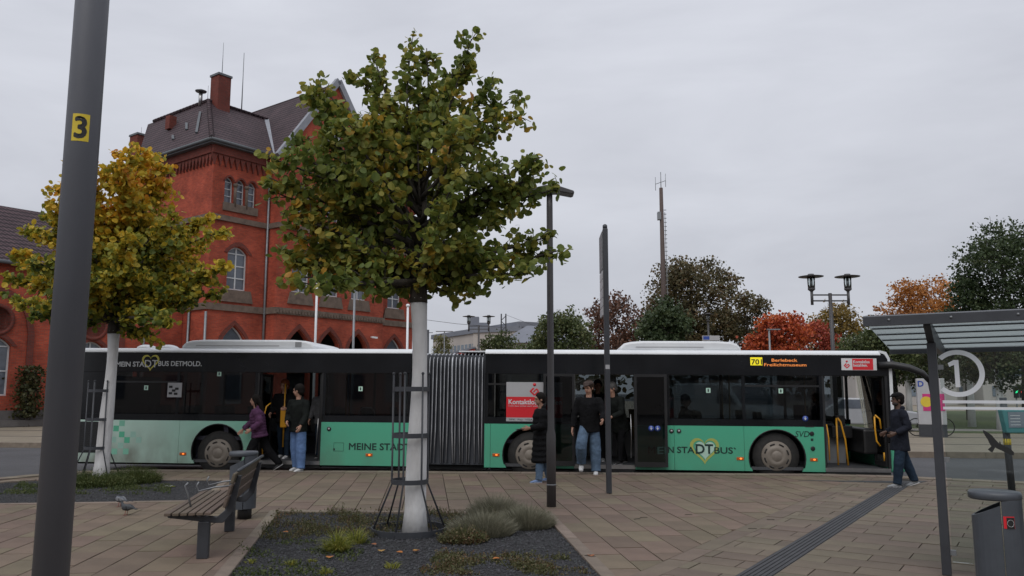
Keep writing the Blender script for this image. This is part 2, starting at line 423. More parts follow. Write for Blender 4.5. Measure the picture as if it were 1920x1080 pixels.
grid(yb+R(90), .33, .66, (1.18,7.63), lambda p: clip_half(p, *lineB2, False), 1, -16, 14, -14, 14)
# the pale band: one row of long slabs
for i in range(-5, 20):
    a = P0 + sB*(i*.66+.005); b = P0 + sB*((i+1)*.66-.005)
    pl = clip_to_kerb([tuple(a+sA*.006), tuple(a+sA*(band_w-.006)), tuple(b+sA*(band_w-.006)), tuple(b+sA*.006)], k_gut)
    if len(pl) > 2: tiles.append((pl, 1))
def seen(p):
    cx = sum(q[0] for q in p)/len(p); cy = sum(q[1] for q in p)/len(p)
    zc = cy*math.cos(PITCH)-CAM_H*math.sin(PITCH); X = 960+FPX*cx/zc; Y = 540+FPX*(CAM_H*math.cos(PITCH)+cy*math.sin(PITCH))/zc
    vis = -20 < X < 1940 and Y < 1095
    return (area(p)/zc**3) if vis else 0
tiles.sort(key=lambda t: -seen(t[0]))
fieldm = MB()
for k, (p, mi) in enumerate(tiles):
    dz = rnd.uniform(-.0025, .0025)
    if k < 300 and seen(p) > 0:
        mb = MB(); c = Vector((sum(q[0] for q in p)/len(p), sum(q[1] for q in p)/len(p)))
        mb.prism([(q[0]-c.x, q[1]-c.y) for q in p], (0,0,-.04), (1,0,0), (0,1,0), (0,0,.04))
        mb.build('paving_tile', K['tile2'] if mi else K['tile'], platform, (c.x, c.y, dz))
    else:
        fieldm.prism(p, (0,0,-.04+dz), (1,0,0), (0,1,0), (0,0,.04), mi)
fieldm.build('paving_field', [K['tile'], K['tile2']], platform)['kind'] = 'stuff'
# dark ribbed guidance strip: base + ribs along it
rb = MB(); L0, L1 = -3.2, 9.3
for i in range(6):
    a = Q0+sA*(.008+i*.047); 
    rb.prism([(0,0),(.036,0),(.036,L1-L0),(0,L1-L0)], (a.x+sB.x*L0, a.y+sB.y*L0, -.03), (sA.x,sA.y,0), (sB.x,sB.y,0), (0,0,.034))
rb.build('guidance_ribs', K['tactile'], platform)
bs = MB(); bs.prism([(0,0),(.29,0),(.29,L1-L0),(0,L1-L0)], (Q0.x+sB.x*L0, Q0.y+sB.y*L0, -.034), (sA.x,sA.y,0), (sB.x,sB.y,0), (0,0,.030))
bs.build('guidance_strip', K['tactile'], platform)
e = Q0+sB*9.0
bs = MB(); bs.prism([(e.x-1.6,e.y+.42),(e.x+.2,e.y+.30),(e.x+.75,e.y+.28),(e.x+.42,e.y-.06),(e.x-.05,e.y+.0),(e.x-.9,e.y+.2)], (0,0,-.02), (1,0,0), (0,1,0), (0,0,.0245)); bs.build('guidance_field', K['tactile'], platform)
# gutter between kerb and tiles and the kerb stones
gk = MB()
for i in range(len(k_in)-1):
    a, b, c, d = k_in[i], k_in[i+1], k_gut[i+1], k_gut[i]
    gk.prism([a,b,c,d], (0,0,-.036), (1,0,0), (0,1,0), (0,0,.018))
gk.build('gutter', K['gutter'], platform)
kout = kerb[1:-1]
for i in range(len(kout)-1):
    a, b = Vector(kout[i]), Vector(kout[i+1]); c, d = Vector(k_in[i]), Vector(k_in[i+1])
    n = max(1, round((b-a).length/.33))
    if (a.x < -11.5 and b.x < -11) : n = max(1, n//3)
    if a.x > 9: n = max(1, n//3)
    for k in range(n):
        t0, t1 = k/n, (k+1)/n; g = .006/max(.3,(b-a).length/n)/n*.6
        p = [a.lerp(b,t0+g), a.lerp(b,t1-g), c.lerp(d,t1-g), c.lerp(d,t0+g)]
        m0 = (p[0]+p[1]+p[2]+p[3])/4; q = [(v.x-m0.x, v.y-m0.y) for v in p]
        mb = MB(); mb.prism(q, (0,0,-.24), (1,0,0), (0,1,0), (0,0,.245))
        mb.build('kerb_stone', K['kerb'], platform, (m0.x, m0.y, rnd.uniform(-.003,.003)))
# beds: border stones, gravel sheet
for bi, b in enumerate(beds):
    o = offset_poly(b, .13)
    for i in range(len(b)):
        a0, a1 = Vector(b[i]), Vector(b[(i+1)%len(b)]); c0, c1 = Vector(o[i]), Vector(o[(i+1)%len(b)])
        n = max(1, round((a1-a0).length/1.0))
        for k in range(n):
            p = [c0.lerp(c1,k/n+.003), c0.lerp(c1,(k+1)/n-.003), a0.lerp(a1,(k+1)/n-.003), a0.lerp(a1,k/n+.003)]
            m0 = (p[0]+p[1]+p[2]+p[3])/4
            mb = MB(); mb.prism([(v.x-m0.x, v.y-m0.y) for v in p], (0,0,-.08), (1,0,0), (0,1,0), (0,0,.088 if bi else .086))
            mb.build('border_stone', K['kerb'], platform, (m0.x, m0.y, rnd.uniform(-.003,.004)), bevel=.006)
    mb = MB(); mb.prism(b, (0,0,-.034), (1,0,0), (0,1,0), (0,0,.014)); g = mb.build('gravel_bed', K['gravel'], platform)
    # stone chips as real geometry
    st = MB(); xs = [p[0] for p in b]; ys = [p[1] for p in b]; cnt = 9000 if bi == 0 else 4500; k = 0
    while k < cnt:
        x, y = rnd.uniform(min(xs),max(xs)), rnd.uniform(min(ys),max(ys))
        if not inside(b, (x,y)): continue
        k += 1; s = rnd.uniform(.010,.022); a = rnd.uniform(0,6.3); c_, s_ = math.cos(a)*s, math.sin(a)*s; h = s*rnd.uniform(.5,.9)
        z = -.016
        st.add([(x+c_,y+s_,z),(x-s_*.8,y+c_*.8,z),(x-c_,y-s_,z),(x+s_*.7,y-c_*.7,z),(x+rnd.uniform(-.3,.3)*s,y+rnd.uniform(-.3,.3)*s,z+h)], [(0,1,4),(1,2,4),(2,3,4),(3,0,4)])
    st.build('stone_chips', K['stone_chip'], platform)['kind'] = 'stuff'

# far side of the road: kerb and pavement, forecourt, lawn
far = [(-70,35.0), (-16.2,26.9), (13.2,22.5), (60,15.6), (140,60), (140,170), (-140,170), (-140,50)]
slab('far_pavement', far, -.30, -.02, K['pave_far'])
fk = Vector((13.2,22.5))-Vector((-16.2,26.9))
def far_pt(t): return Vector((-16.2,26.9)) + fk*t
fkm = empty('far_kerb', kind='structure')
k = -1.0
while k < 1.9:
    a = far_pt(k); b = far_pt(k+.0335); nn = Vector((fk.y,-fk.x)).normalized()
    mb = MB(); mb.prism([tuple(a), tuple(b), tuple(b+nn*.16), tuple(a+nn*.16)], (0,0,-.3), (1,0,0), (0,1,0), (0,0,.312)); mb.build('kerb_stone', K['kerb'], fkm)
    k += .0338
nf = Vector((-fk.y, fk.x)).normalized()
sp_ = MB()
a = far_pt(-1.0)+nf*3.9; b = far_pt(1.9)+nf*3.9
sp_.prism([tuple(a), tuple(b), tuple(b+nf*.14), tuple(a+nf*.14)], (0,0,-.05), (1,0,0), (0,1,0), (0,0,.036))
a = far_pt(-1.0)+nf*8.2; b = far_pt(1.9)+nf*8.2
sp_.prism([tuple(a), tuple(b), tuple(b+nf*.2), tuple(a+nf*.2)], (0,0,-.05), (1,0,0), (0,1,0), (0,0,.037))
sp_.build('paving_joint', K['gutter'])['kind'] = 'structure'
slab('lawn', [(17.5,34),(32,30.5),(58,36),(75,75),(30,75),(16,52)], -.05, -.004, K['lawn'])
slab('park_path', [(17.2,35.6),(29.5,33.4),(30.5,35.6),(17.8,37.8)], -.05, .001, K['concrete'])
# ================================================================ the articulated bus
ba, bpit = R(3.9), R(-0.42)
bh = Vector((math.cos(ba)*math.cos(bpit), -math.sin(ba)*math.cos(bpit), math.sin(bpit)))
bv = Vector((math.sin(ba), math.cos(ba), 0)); bu = bh.cross(bv)
BO = Vector((-9.78, 17.84, -.08))
bus = empty('articulated_bus', label='long articulated city bus in mint green and black with open doors', cat='bus')
bm_ = Matrix((bh, bv, bu)).transposed().to_4x4(); bm_.translation = BO; bus.matrix_world = bm_
BUSM = bm_.copy()
def bl(x, y, v=0.0):
    r = ray(x, y); p0 = BO + bv*v; q = CAMP + r*((p0-CAMP).dot(bv)/r.dot(bv)) - BO
    return q.dot(bh), q.dot(bu)

def bus_paint():
    m, t, b = nodes('bus_green_paint'); L = t.links.new
    tc = t.nodes.new('ShaderNodeTexCoord'); sp = t.nodes.new('ShaderNodeSeparateXYZ'); L(tc.outputs['Object'], sp.inputs[0])
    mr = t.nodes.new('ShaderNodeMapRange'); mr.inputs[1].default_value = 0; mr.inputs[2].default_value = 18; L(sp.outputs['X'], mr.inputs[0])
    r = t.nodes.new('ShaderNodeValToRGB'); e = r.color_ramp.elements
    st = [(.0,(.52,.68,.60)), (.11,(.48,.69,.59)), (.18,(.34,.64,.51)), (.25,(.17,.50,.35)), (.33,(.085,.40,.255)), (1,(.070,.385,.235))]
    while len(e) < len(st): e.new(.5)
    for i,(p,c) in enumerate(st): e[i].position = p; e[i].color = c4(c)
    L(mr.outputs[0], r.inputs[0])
    n = t.nodes.new('ShaderNodeTexNoise'); n.inputs['Scale'].default_value = 2.2; n.inputs['Detail'].default_value = 6
    mp = t.nodes.new('ShaderNodeMapping'); mp.inputs['Scale'].default_value = (1,1,.6); L(tc.outputs['Object'], mp.inputs[0]); L(mp.outputs[0], n.inputs['Vector'])
    dz = t.nodes.new('ShaderNodeMapRange'); dz.inputs[1].default_value = 1.15; dz.inputs[2].default_value = .25; dz.inputs[3].default_value = .02; dz.inputs[4].default_value = .55; L(sp.outputs['Z'], dz.inputs[0])
    dx = t.nodes.new('ShaderNodeMapRange'); dx.inputs[1].default_value = 3.0; dx.inputs[2].default_value = 7; dx.inputs[3].default_value = 1.35; dx.inputs[4].default_value = .45; L(sp.outputs['X'], dx.inputs[0])
    a = t.nodes.new('ShaderNodeMath'); a.operation = 'MULTIPLY'; L(dz.outputs[0], a.inputs[0]); L(dx.outputs[0], a.inputs[1])
    a2 = t.nodes.new('ShaderNodeMath'); a2.operation = 'MULTIPLY'; L(a.outputs[0], a2.inputs[0])
    n2 = t.nodes.new('ShaderNodeMapRange'); n2.inputs[1].default_value = .3; n2.inputs[2].default_value = .72; n2.inputs[3].default_value = .35; n2.inputs[4].default_value = 1.25; L(n.outputs['Fac'], n2.inputs[0]); L(n2.outputs[0], a2.inputs[1])
    mx = t.nodes.new('ShaderNodeMix'); mx.data_type = 'RGBA'; L(a2.outputs[0], mx.inputs[0]); L(r.outputs[0], mx.inputs[6]); mx.inputs[7].default_value = (.115,.098,.075,1)
    L(mx.outputs[2], b.inputs['Base Color'])
    rr = t.nodes.new('ShaderNodeMapRange'); rr.inputs[3].default_value = .28; rr.inputs[4].default_value = .7; L(a2.outputs[0], rr.inputs[0]); L(rr.outputs[0], b.inputs['Roughness'])
    inp(b, 'Specular IOR Level', .45)
    return m
K['bus'] = bus_paint()
K['busblack'] = pm('bus_black_gloss', (.010,.011,.013), .12, var=.3, scale=1.5, spec=.5)
K['busdark'] = pm('bus_black_trim', (.012,.012,.013), .45, var=.3, scale=4)
K['under'] = pm('underbody', (.010,.010,.010), .8, var=.3, scale=4)
K['buswhite'] = pm('bus_roof_white', (.66,.68,.70), .35, var=.06, scale=1.5, c2=(.72,.74,.75))
K['lining'] = pm('interior_lining', (.24,.245,.25), .6, var=.12, scale=3)
K['floor'] = pm('bus_floor', (.055,.057,.062), .6, var=.15, scale=8)
K['seat'] = pm('seat_fabric', (.085,.055,.018), .85, var=.25, scale=20)
K['seat2'] = pm('seat_fabric_blue', (.035,.035,.05), .85, var=.25, scale=20)
K['bellow'] = pm('bellows_fabric', (.045,.050,.060), .55, var=.25, scale=3, stretch=(1,1,.3))
K['bellowrib'] = pm('bellows_edge', (.38,.39,.41), .4, metal=.3, var=.3, scale=3)
K['hub'] = pm('dusty_hubcap', (.195,.165,.135), .55, metal=.2, var=.16, scale=4, c2=(.245,.215,.18))
K['hubdark'] = pm('hub_slot', (.02,.019,.018), .8, var=.2)
K['amber'] = emit('amber_marker', (1.0,.22,.03), 1.1)
K['amberdim'] = pm('amber_reflector', (.42,.10,.02), .3, var=.1)
K['led'] = emit('led_orange', (.95,.30,.07), .32)
K['ledyellow'] = emit('led_yellow', (.85,.72,.02), .42)
K['adred'] = pm('ad_red', (.62,.020,.030), .4, var=.05)
K['adwhite'] = pm('ad_white', (.62,.62,.62), .4, var=.04)
K['adgrey'] = pm('ad_grey', (.40,.40,.41), .4, var=.05)
K['letterwhite'] = pm('white_lettering', (.60,.62,.63), .4, var=.05)
K['letterdark'] = pm('dark_green_lettering', (.006,.030,.024), .5, var=.08)
K['heart'] = pm('heart_yellow', (.55,.50,.08), .4, var=.08)
K['heart2'] = pm('heart_ochre', (.36,.40,.10), .4, var=.08)
K['heartpale'] = pm('heart_pale', (.42,.60,.50), .4, var=.05)
K['signblue'] = pm('sign_blue', (.03,.07,.32), .4, var=.05)
K['mint'] = pm('mint_sticker', (.50,.72,.60), .4, var=.05)
for i,(c,nm) in enumerate([((.10,.43,.27),'a'),((.20,.48,.35),'b'),((.30,.50,.42),'c')]): K['sq%d'%i] = pm('print_square_'+nm, c, .35, var=.08)

def bbox(name, a, b, m, par=None, bev=0): mb = MB(); mb.box(a, b); return mb.build(name, m, par or bus, bevel=bev)
AX = [3.405, 10.175, 15.28]
def panel(name, u0, u1, z0, z1, m, arches=(), v0=0.0, v1=.04, ra=.57):
    poly = [(u0,z1),(u0,z0)]
    for uc in arches:
        zc = .49
        s0 = math.sqrt(max(0, ra*ra-(zc-z0)**2))
        a0 = math.atan2(z0-zc, -s0)
        for i in range(25):
            t = math.pi - (-(math.pi) - a0 if a0 < 0 else 0)
            ang = (math.pi*1.0 + math.asin((zc-z0)/ra)) - i/24*(math.pi+2*math.asin((zc-z0)/ra))
            poly.append((uc+ra*math.cos(ang), zc+ra*math.sin(ang)))
    poly += [(u1,z0),(u1,z1)]
    mb = MB(); mb.prism(poly, (0,v0,0), (1,0,0), (0,0,1), (0,v1-v0,0)); return mb.build(name, m, bus)
SK, BL, WT, BT = .22, 1.13, 2.18, 2.615
g_ = .006
# near side lower panels
panel('side_panel', .06, 2.54-g_, SK, BL, K['bus'])
panel('side_panel', 2.54, 4.24, SK, BL, K['bus'], [AX[0]])
panel('side_panel', 5.68, 7.62, SK, BL, K['bus'])
panel('side_panel', 9.21, 9.34-g_, SK, BL, K['bus'])
panel('side_panel', 9.34, 11.10, SK, BL, K['bus'], [AX[1]])
panel('side_panel', 12.38, 13.19-g_, SK, BL, K['bus'])
panel('side_panel', 13.19, 14.62-g_, SK, BL, K['bus'])
panel('side_panel', 14.62, 16.24, SK, BL, K['bus'], [AX[2]])
# far side lower panels
for a, b in ((.06,7.62),(9.21,17.6)): bbox('far_side_panel', (a,2.46,SK), (b,2.50,BL-.02), K['bus'])
# black belt and upper band, near and far
secs = [(.06,7.62),(9.21,17.62)]
openA, openB, openF = (4.24,5.68), (11.10,12.38), (16.24,17.55)
def spans(a, b, holes_):
    xs = [a]; 
    for h in holes_:
        if a < h[0] < b: xs += [h[0], h[1]]
    xs.append(b); return [(xs[i], xs[i+1]) for i in range(0, len(xs), 2) if xs[i+1]-xs[i] > .02]
for a, b in secs:
    for c, d in spans(a, b, (openA,openB,openF)):
        bbox('belt_rail', (c,.004,BL+.001), (d,.05,1.27), K['busblack'])
    bbox('cantrail', (a,.0,WT), (b,.055,BT), K['busblack'], bev=.008)
    bbox('far_cantrail', (a,2.445,WT+.05), (b,2.50,BT), K['busblack'])
    bbox('far_belt_rail', (a,2.45,BL-.019), (b,2.496,1.22), K['busblack'])
wins = [(.80,2.435),(2.465,4.18),(5.76,7.56),(9.28,10.46),(13.10,14.615),(14.655,16.18)]
for (a, b) in wins:
    p = bbox('window', (a,.006,1.271), (b,.012,WT-.001), K['busglass'])
for u in (.06+.37, 2.45, 4.21, 5.72, 7.59, 9.245, 10.78, 12.74, 14.635, 16.21):
    wd = {.43:.37, 10.78:.32, 12.74:.36}.get(round(u,2), .03)
    bbox('pillar', (u-wd,.008 if wd > .1 else .002,BL+.141), (u+wd,.05,WT), K['busblack'])
# opening transom lines of the tilting windows and green escape stickers
for (a,b) in (wins[0], wins[3], wins[5]):
    bbox('window_bar', (a,.0045,1.945), (b,.02,1.985), K['busdark'])
for x, y in ((274,727),(411,701),(676,729),(1050,728),(1328,732),(1464,733)):
    u, z = bl(x, y); bbox('escape_sticker', (u-.045,.0,z-.05), (u+.045,.004,z+.05), K['mint'])
    bbox('sticker_arrow', (u-.015,-.002,z-.03), (u+.015,.0005,z+.03), K['letterdark'])
# far windows
fw = [(.3,2.4),(2.45,4.6),(4.65,6.2),(6.25,7.55),(9.28,10.9),(10.95,12.7),(12.75,14.6),(14.65,16.1),(16.15,17.5)]
for a, b in fw: bbox('far_window', (a,2.47,1.221), (b,2.476,WT+.049), K['busglass'])
for u in (.17, 2.425, 4.625, 6.225, 7.59, 9.245, 10.925, 12.725, 14.625, 16.125, 17.56): bbox('far_pillar', (u-.03,2.452,1.221), (u+.03,2.494,WT+.05), K['busdark'])
# roof shells
def roof(u0, u1):
    mb = MB(); pr = []
    for i in range(8):
        t = i/7*math.pi/2; pr.append((.16-.16*math.cos(t)-.004, BT+.095*math.sin(t)))
    pr = pr + [(2.5-p[0], p[1]) for p in pr[::-1]]; lo = [(p[0]+(.05 if p[0] < 1.2 else -.05), p[1]-.05) for p in pr[::-1]]
    mb.prism(pr+lo, (u0,0,0), (0,1,0), (0,0,1), (u1-u0,0,0), sm=False)
    return mb.build('roof', K['buswhite'], bus)
roof(.06, 7.62); roof(9.21, 17.45)
# interior: floor, ceiling, bulkheads
for a, b in ((.1,7.6),(9.22,17.55)):
    bbox('floor', (a,.06,.24), (b,2.44,.30), K['floor'])
    bbox('ceiling', (a,.08,2.36), (b,2.42,2.40), K['lining'])
    bbox('underbody', (a+.1,.16,.17), (b-.1,2.34,.239), K['under'])
bbox('engine_bulkhead', (.75,.06,.301), (.80,2.44,2.1), K['busdark'])
bbox('wall_lining', (.82,2.43,.301), (7.6,2.448,1.12), K['lining']); bbox('wall_lining', (9.23,2.43,.301), (17.5,2.448,1.12), K['lining'])
for c, d in ((.82,2.75),(5.7,7.6),(9.23,9.52),(10.83,11.08),(12.4,14.62),(15.94,16.2)): bbox('wall_lining', (c,.055,.301), (d,.075,1.12), K['lining'])
# step sills
for a, b in (openA, openB, openF):
    bbox('door_sill', (a+.005,.0,.225), (b-.005,.14,.305), K['steel'])
    bbox('sill_skirt', (a+.005,.012,.16), (b-.005,.12,.222), K['under'])
# seats
sm_ = MB(); sm_.box((0,0,.72-.30),(.42,.42,.80-.30)); sm_.prism([(0,.78-.3),(.10,.78-.3),(.02,1.42-.3),(-.08,1.42-.3)], (0,.0,0), (1,0,0), (0,0,1), (0,.42,0)); sm_.box((.1,.16,0),(.3,.26,.42))
seat0 = sm_.mesh('seat', K['seat']); seat1 = seat0.copy(); seat1.materials.clear(); seat1.materials.append(K['seat2'])
def put_seat(u, v, k=0):
    o = bpy.data.objects.new('seat', seat1 if k else seat0); col.objects.link(o); o.parent = bus; o.location = (u, v, .30)
for u in (1.1,1.9,2.7,3.5): put_seat(u,.12,1); put_seat(u,1.95,0); put_seat(u,1.5,1)
for u in (4.6,5.4,6.1,6.8): put_seat(u,1.95,1)
for u in (6.0,6.7): put_seat(u,.14,1)
for u in (9.6,10.4): put_seat(u,.12,1); put_seat(u,1.95,1)
for u in (12.5,13.2,13.9): put_seat(u,1.95,0)
put_seat(13.75,.14,0); put_seat(13.0,.14,0); put_seat(15.0,.14,1); put_seat(15.0,1.95,1)
# stanchions
def rail(pts, m, r=.017, name='handrail'): mb = MB(); mb.tube(pts, r, 8); return mb.build(name, m, bus)
for u, v in ((6.0,.75),(5.85,1.6),(4.1,.8),(10.8,.9),(12.6,.9),(14.5,.8),(14.5,1.6),(16.1,.75)): rail([(u,v,.3),(u,v,2.36)], K['yellow_rail'], .016, 'stanchion')
gr = MB(); gr.tube([(13.4,.30,1.12),(13.4,.30,1.36),(13.5,.30,1.44),(13.7,.30,1.44),(13.8,.30,1.36),(13.8,.30,1.12)], .012, 6); gr.build('seat_grip', K['steel'], bus)
gr = MB(); gr.tube([(6.42,.30,1.12),(6.42,.30,1.36),(6.5,.30,1.44),(6.68,.30,1.44),(6.76,.30,1.36),(6.76,.30,1.12)], .012, 6); gr.build('seat_grip', K['steel'], bus)
# driver cab
bbox('cab_wall', (16.3,1.35,.301), (16.34,2.42,1.55), K['busdark']); bbox('cab_door', (16.35,1.33,.301), (17.1,1.36,1.05), K['lining'])
bbox('ticket_desk', (16.75,1.10,.85), (17.2,1.328,1.12), K['busdark'], bev=.02); bbox('ticket_printer', (16.85,1.12,1.12), (17.05,1.30,1.34), K['black'], bev=.02)
bbox('dashboard', (17.2,.5,.55), (17.55,2.4,1.08), K['busdark'], bev=.05)
mb = MB(); mb.lathe([(.20,-.02),(.225,0),(.20,.02),(.185,0)], (17.12,1.85,1.08), 20); mb.build('steering_wheel', K['black'], bus)
rail([(17.12,1.85,.6),(17.12,1.85,1.08)], K['black'], .03, 'steering_column')
# door A: inward folded leaves
def leaf(name, org, ax, w_, z0=.33, z1=2.15, gm='doorglass'):
    f = MB(); ax = Vector(ax).normalized(); ay = Vector((0,0,1)); nrm = ax.cross(ay); o = Vector(org)
    th = .045; b = .055
    def bx(a0,a1,c0,c1,t0=-th/2,t1=th/2):
        f.prism([(a0,c0),(a1,c0),(a1,c1),(a0,c1)], o+nrm*t0, ax, ay, nrm*(t1-t0))
    bx(0,w_,z0,z0+.10); bx(0,w_,z1-b,z1); bx(0,b,z0+.10,z1-b); bx(w_-b,w_,z0+.10,z1-b)
    d = f.build(name, K['busdark'], bus)
    g = MB(); g.prism([(b,z0+.10),(w_-b,z0+.10),(w_-b,z1-b),(b,z1-b)], o-nrm*.004, ax, ay, nrm*.008); g.build('door_glass', K[gm], d)
    return d
leaf('door_leaf', (4.29,.06,0), (0.06,1,0), .58); leaf('door_leaf', (5.63,.06,0), (-.06,1,0), .58)
rail([(4.36,.14,.42),(4.36,.12,.9),(4.37,.11,1.25),(4.41,.12,1.45),(4.47,.2,1.52)], K['yellow_rail'], .015)
rail([(4.66,.55,.55),(4.66,.55,1.95)], K['yellow_rail'], .017)
bbox('ticket_validator', (4.60,.46,.98), (4.74,.54,1.42), K['yellow_rail'], bev=.02)
rail([(5.55,.10,.44),(5.57,.09,.85),(5.58,.10,1.2)], K['steel'], .012)
bbox('door_post', (4.22,.004,.30), (4.275,.05,WT), K['busdark']); bbox('door_post', (5.655,.004,.30), (5.72,.05,WT), K['busdark'])
# door B: leaves swung outside
d1 = leaf('door_leaf', (10.46,-.085,0), (1,0,0), .66, .28, 2.19); d2 = leaf('door_leaf', (12.36,-.085,0), (1,0,0), .68, .28, 2.19)
mb = MB(); mb.tube([(11.16,.15,1.1),(11.05,-.03,1.1),(10.9,-.07,1.1)], .012, 6); mb.build('door_arm', K['busdark'], bus)
mb = MB(); mb.tube([(12.33,.15,1.1),(12.45,-.03,1.1),(12.6,-.07,1.1)], .012, 6); mb.build('door_arm', K['busdark'], bus)
for u in (11.085, 12.395): bbox('door_post', (u-.03,.003,.30), (u+.03,.05,WT), K['busdark'])
rail([(12.30,.12,.45),(12.31,.10,.9),(12.30,.12,1.35)], K['steel'], .012)
# front door: leaves folded inward, yellow rails
leaf('door_leaf', (16.28,.06,0), (.05,1,0), .55); leaf('door_leaf', (17.50,.06,0), (-.05,1,0), .55)
for u in (16.255, 17.535): bbox('door_post', (u-.025,.003,.30), (u+.025,.05,WT), K['busdark'])
rail([(16.36,.10,.45),(16.36,.10,.9),(16.33,.11,1.18)], K['yellow_rail'], .014)
rail([(16.90,.60,.31),(16.86,.60,.85),(16.78,.60,1.22),(16.72,.60,1.30)], K['yellow_rail'], .02)
rail([(16.70,.62,.31),(16.70,.62,1.30)], K['yellow_rail'], .02)
rail([(17.40,.12,.75),(17.33,.12,.85),(17.31,.12,1.1),(17.31,.12,1.35)], K['yellow_rail'], .018)
rail([(17.44,.14,1.1),(17.42,.14,1.3),(17.33,.14,1.38)], K['yellow_rail'], .018)
rail([(17.46,.10,.45),(17.46,.10,.62)], K['yellow_rail'], .015)
# rear end
mb = MB(); mb.prism([(.06,SK),(.06,2.6),(.02,2.6),(-.02,2.2),(-.06,1.2),(-.08,.5),(-.04,.28),(.0,SK)], (0,.08,0), (1,0,0), (0,0,1), (0,2.34,0)); mb.build('rear_cap', K['bus'], bus, bevel=.03)
bbox('rear_window', (-.062,.3,1.35), (-.02,2.2,2.2), K['busblack'])
bbox('rear_corner', (-.045,-.002,SK+.02), (.16,.10,BT-.02), K['adgrey'], bev=.02)
for k in range(15):
    z = .44+k*.043; bbox('grille_slat', (.26,-.012,z), (.72,.004,z+.022), K['busdark'])
bbox('grille_back', (.24,-.006,.42), (.74,-.0005,1.09), K['black'])
for z in (.35,1.0): mb = MB(); mb.lathe([(.018,-.006),(.018,.006)], (.1,-.006,z), 10, axis='Y'); mb.build('bumper_bolt', K['busdark'], bus)
# front end
mb = MB(); mb.prism([(17.55,SK),(17.86,SK),(17.93,.4),(17.95,.95),(17.55,.95)], (0,.06,0), (1,0,0), (0,0,1), (0,2.38,0)); mb.build('front_bumper', K['bus'], bus, bevel=.05)
mb = MB(); mb.prism([(17.44,BT+.09),(17.56,BT+.07),(17.74,2.50),(17.76,2.30),(17.55,2.30)], (0,.06,0), (1,0,0), (0,0,1), (0,2.38,0)); mb.build('front_dome', K['busblack'], bus, bevel=.03)
mb = MB(); mb.prism([(17.90,.955),(17.92,.955),(17.775,2.295),(17.755,2.295)], (0,.12,0), (1,0,0), (0,0,1), (0,2.26,0)); mb.build('windshield', K['clear'], bus)
mb = MB(); mb.prism([(17.56,.90),(17.66,.90),(17.66,2.30),(17.62,BT),(17.56,BT)], (0,.002,0), (1,0,0), (0,0,1), (0,.10,0)); mb.build('front_pillar', K['busblack'], bus, bevel=.01)
mb = MB(); mb.prism([(17.60,.90),(17.665,.90),(17.668,2.30),(17.63,2.56),(17.57,2.68),(17.44,2.712),(17.44,2.66),(17.53,2.63),(17.585,2.53),(17.605,2.30)], (0,-.004,0), (1,0,0), (0,0,1), (0,.16,0)); mb.build('corner_trim', K['buswhite'], bus)
for v in (.35,2.15): mb = MB(); mb.ell((17.93,v,.62), (.05,.20,.09)); mb.build('headlight', K['adwhite'], bus)
# exterior mirror
mb = MB(); mb.tube([(17.40,-.02,2.40),(17.65,-.08,2.41),(17.95,-.16,2.35),(18.18,-.22,2.24),(18.30,-.25,2.08)], [(.06,.080),(.06,.078),(.06,.072),(.06,.062),(.05,.05)], 10, lat=(0,1,0))
mir = mb.build('mirror_arm', K['busdark'], bus)
mb = MB(); mb.tube([(18.28,-.25,2.18),(18.33,-.25,2.05),(18.36,-.25,1.85),(18.35,-.25,1.70)], [(.06,.03),(.10,.055),(.10,.055),(.07,.04)], 12, lat=(0,1,0)); mb.build('mirror_head', K['busdark'], mir)
# bellows
be = MB(); be.box((7.63,.10,.26),(9.20,2.40,2.58)); bel = be.build('bellows', K['bellow'], bus)
nrib = 19; rr_ = random.Random(3)
for k in range(nrib):
    u = 7.68+k*(1.47/(nrib-1)); tl = rr_.uniform(-.035,.035); big = (k == 10)
    path = [(u+tl*1.2,.045,.30),(u+tl*.4,.02,1.0),(u,.02,2.3),(u,.05,2.48),(u,.14,2.57),(u,.3,2.62),(u,2.2,2.62),(u,2.40,2.52),(u,2.48,2.3),(u,2.48,.3)]
    mb = MB()
    for i in range(len(path)-1):
        a, b = Vector(path[i]), Vector(path[i+1]); c = Vector((8.4,1.25,1.4)); 
        ia = Vector((u, 1.25+(a.y-1.25)*.92, 1.4+(a.z-1.4)*(.96 if a.z > 1.4 else 1))); ib = Vector((u, 1.25+(b.y-1.25)*.92, 1.4+(b.z-1.4)*(.96 if b.z > 1.4 else 1)))
        for s in (-1,1):
            off = Vector((s*.032,0,0)); mb.add([a, b, ib+off, ia+off], [(0,1,2,3) if s > 0 else (3,2,1,0)], 0)
    mb.tube(path, .019 if big else .0105, 6, 1)
    mb.build('bellows_rib', [K['bellow'], K['bellowrib']], bel)
bbox('turntable_cover', (7.6,.2,.15), (9.25,2.3,.26), K['under'], bel)
# roof units
def acu(u0, u1, z1=2.905):
    pr = [(u0,2.69),(u0+.02,2.77),(u0+.10,2.85),(u0+.24,2.885),(u0+.5,z1),(u1-.5,z1),(u1-.22,2.885),(u1-.09,2.845),(u1-.02,2.77),(u1,2.69)]
    mb = MB(); mb.prism(pr, (0,.16,0), (1,0,0), (0,0,1), (0,2.18,0)); a = mb.build('roof_unit', K['buswhite'], bus, bevel=.045)
    bbox('roof_unit_groove', (u0+.35,.152,2.765), (u1-.8,.162,2.785), K['adgrey'], a)
    return a
a1 = acu(2.38,5.42); acu(12.08,14.66)
bbox('roof_unit_grille', (4.98,.15,2.75), (5.12,.17,2.86), K['lining'], a1)
for u in (1.22,1.74): mb = MB(); mb.ell((u+.2,.5,2.71), (.20,.3,.10)); mb.build('roof_hatch', K['buswhite'], bus)
bbox('roof_rail', (8.6,.3,2.66), (9.3,2.2,2.69), K['buswhite'])
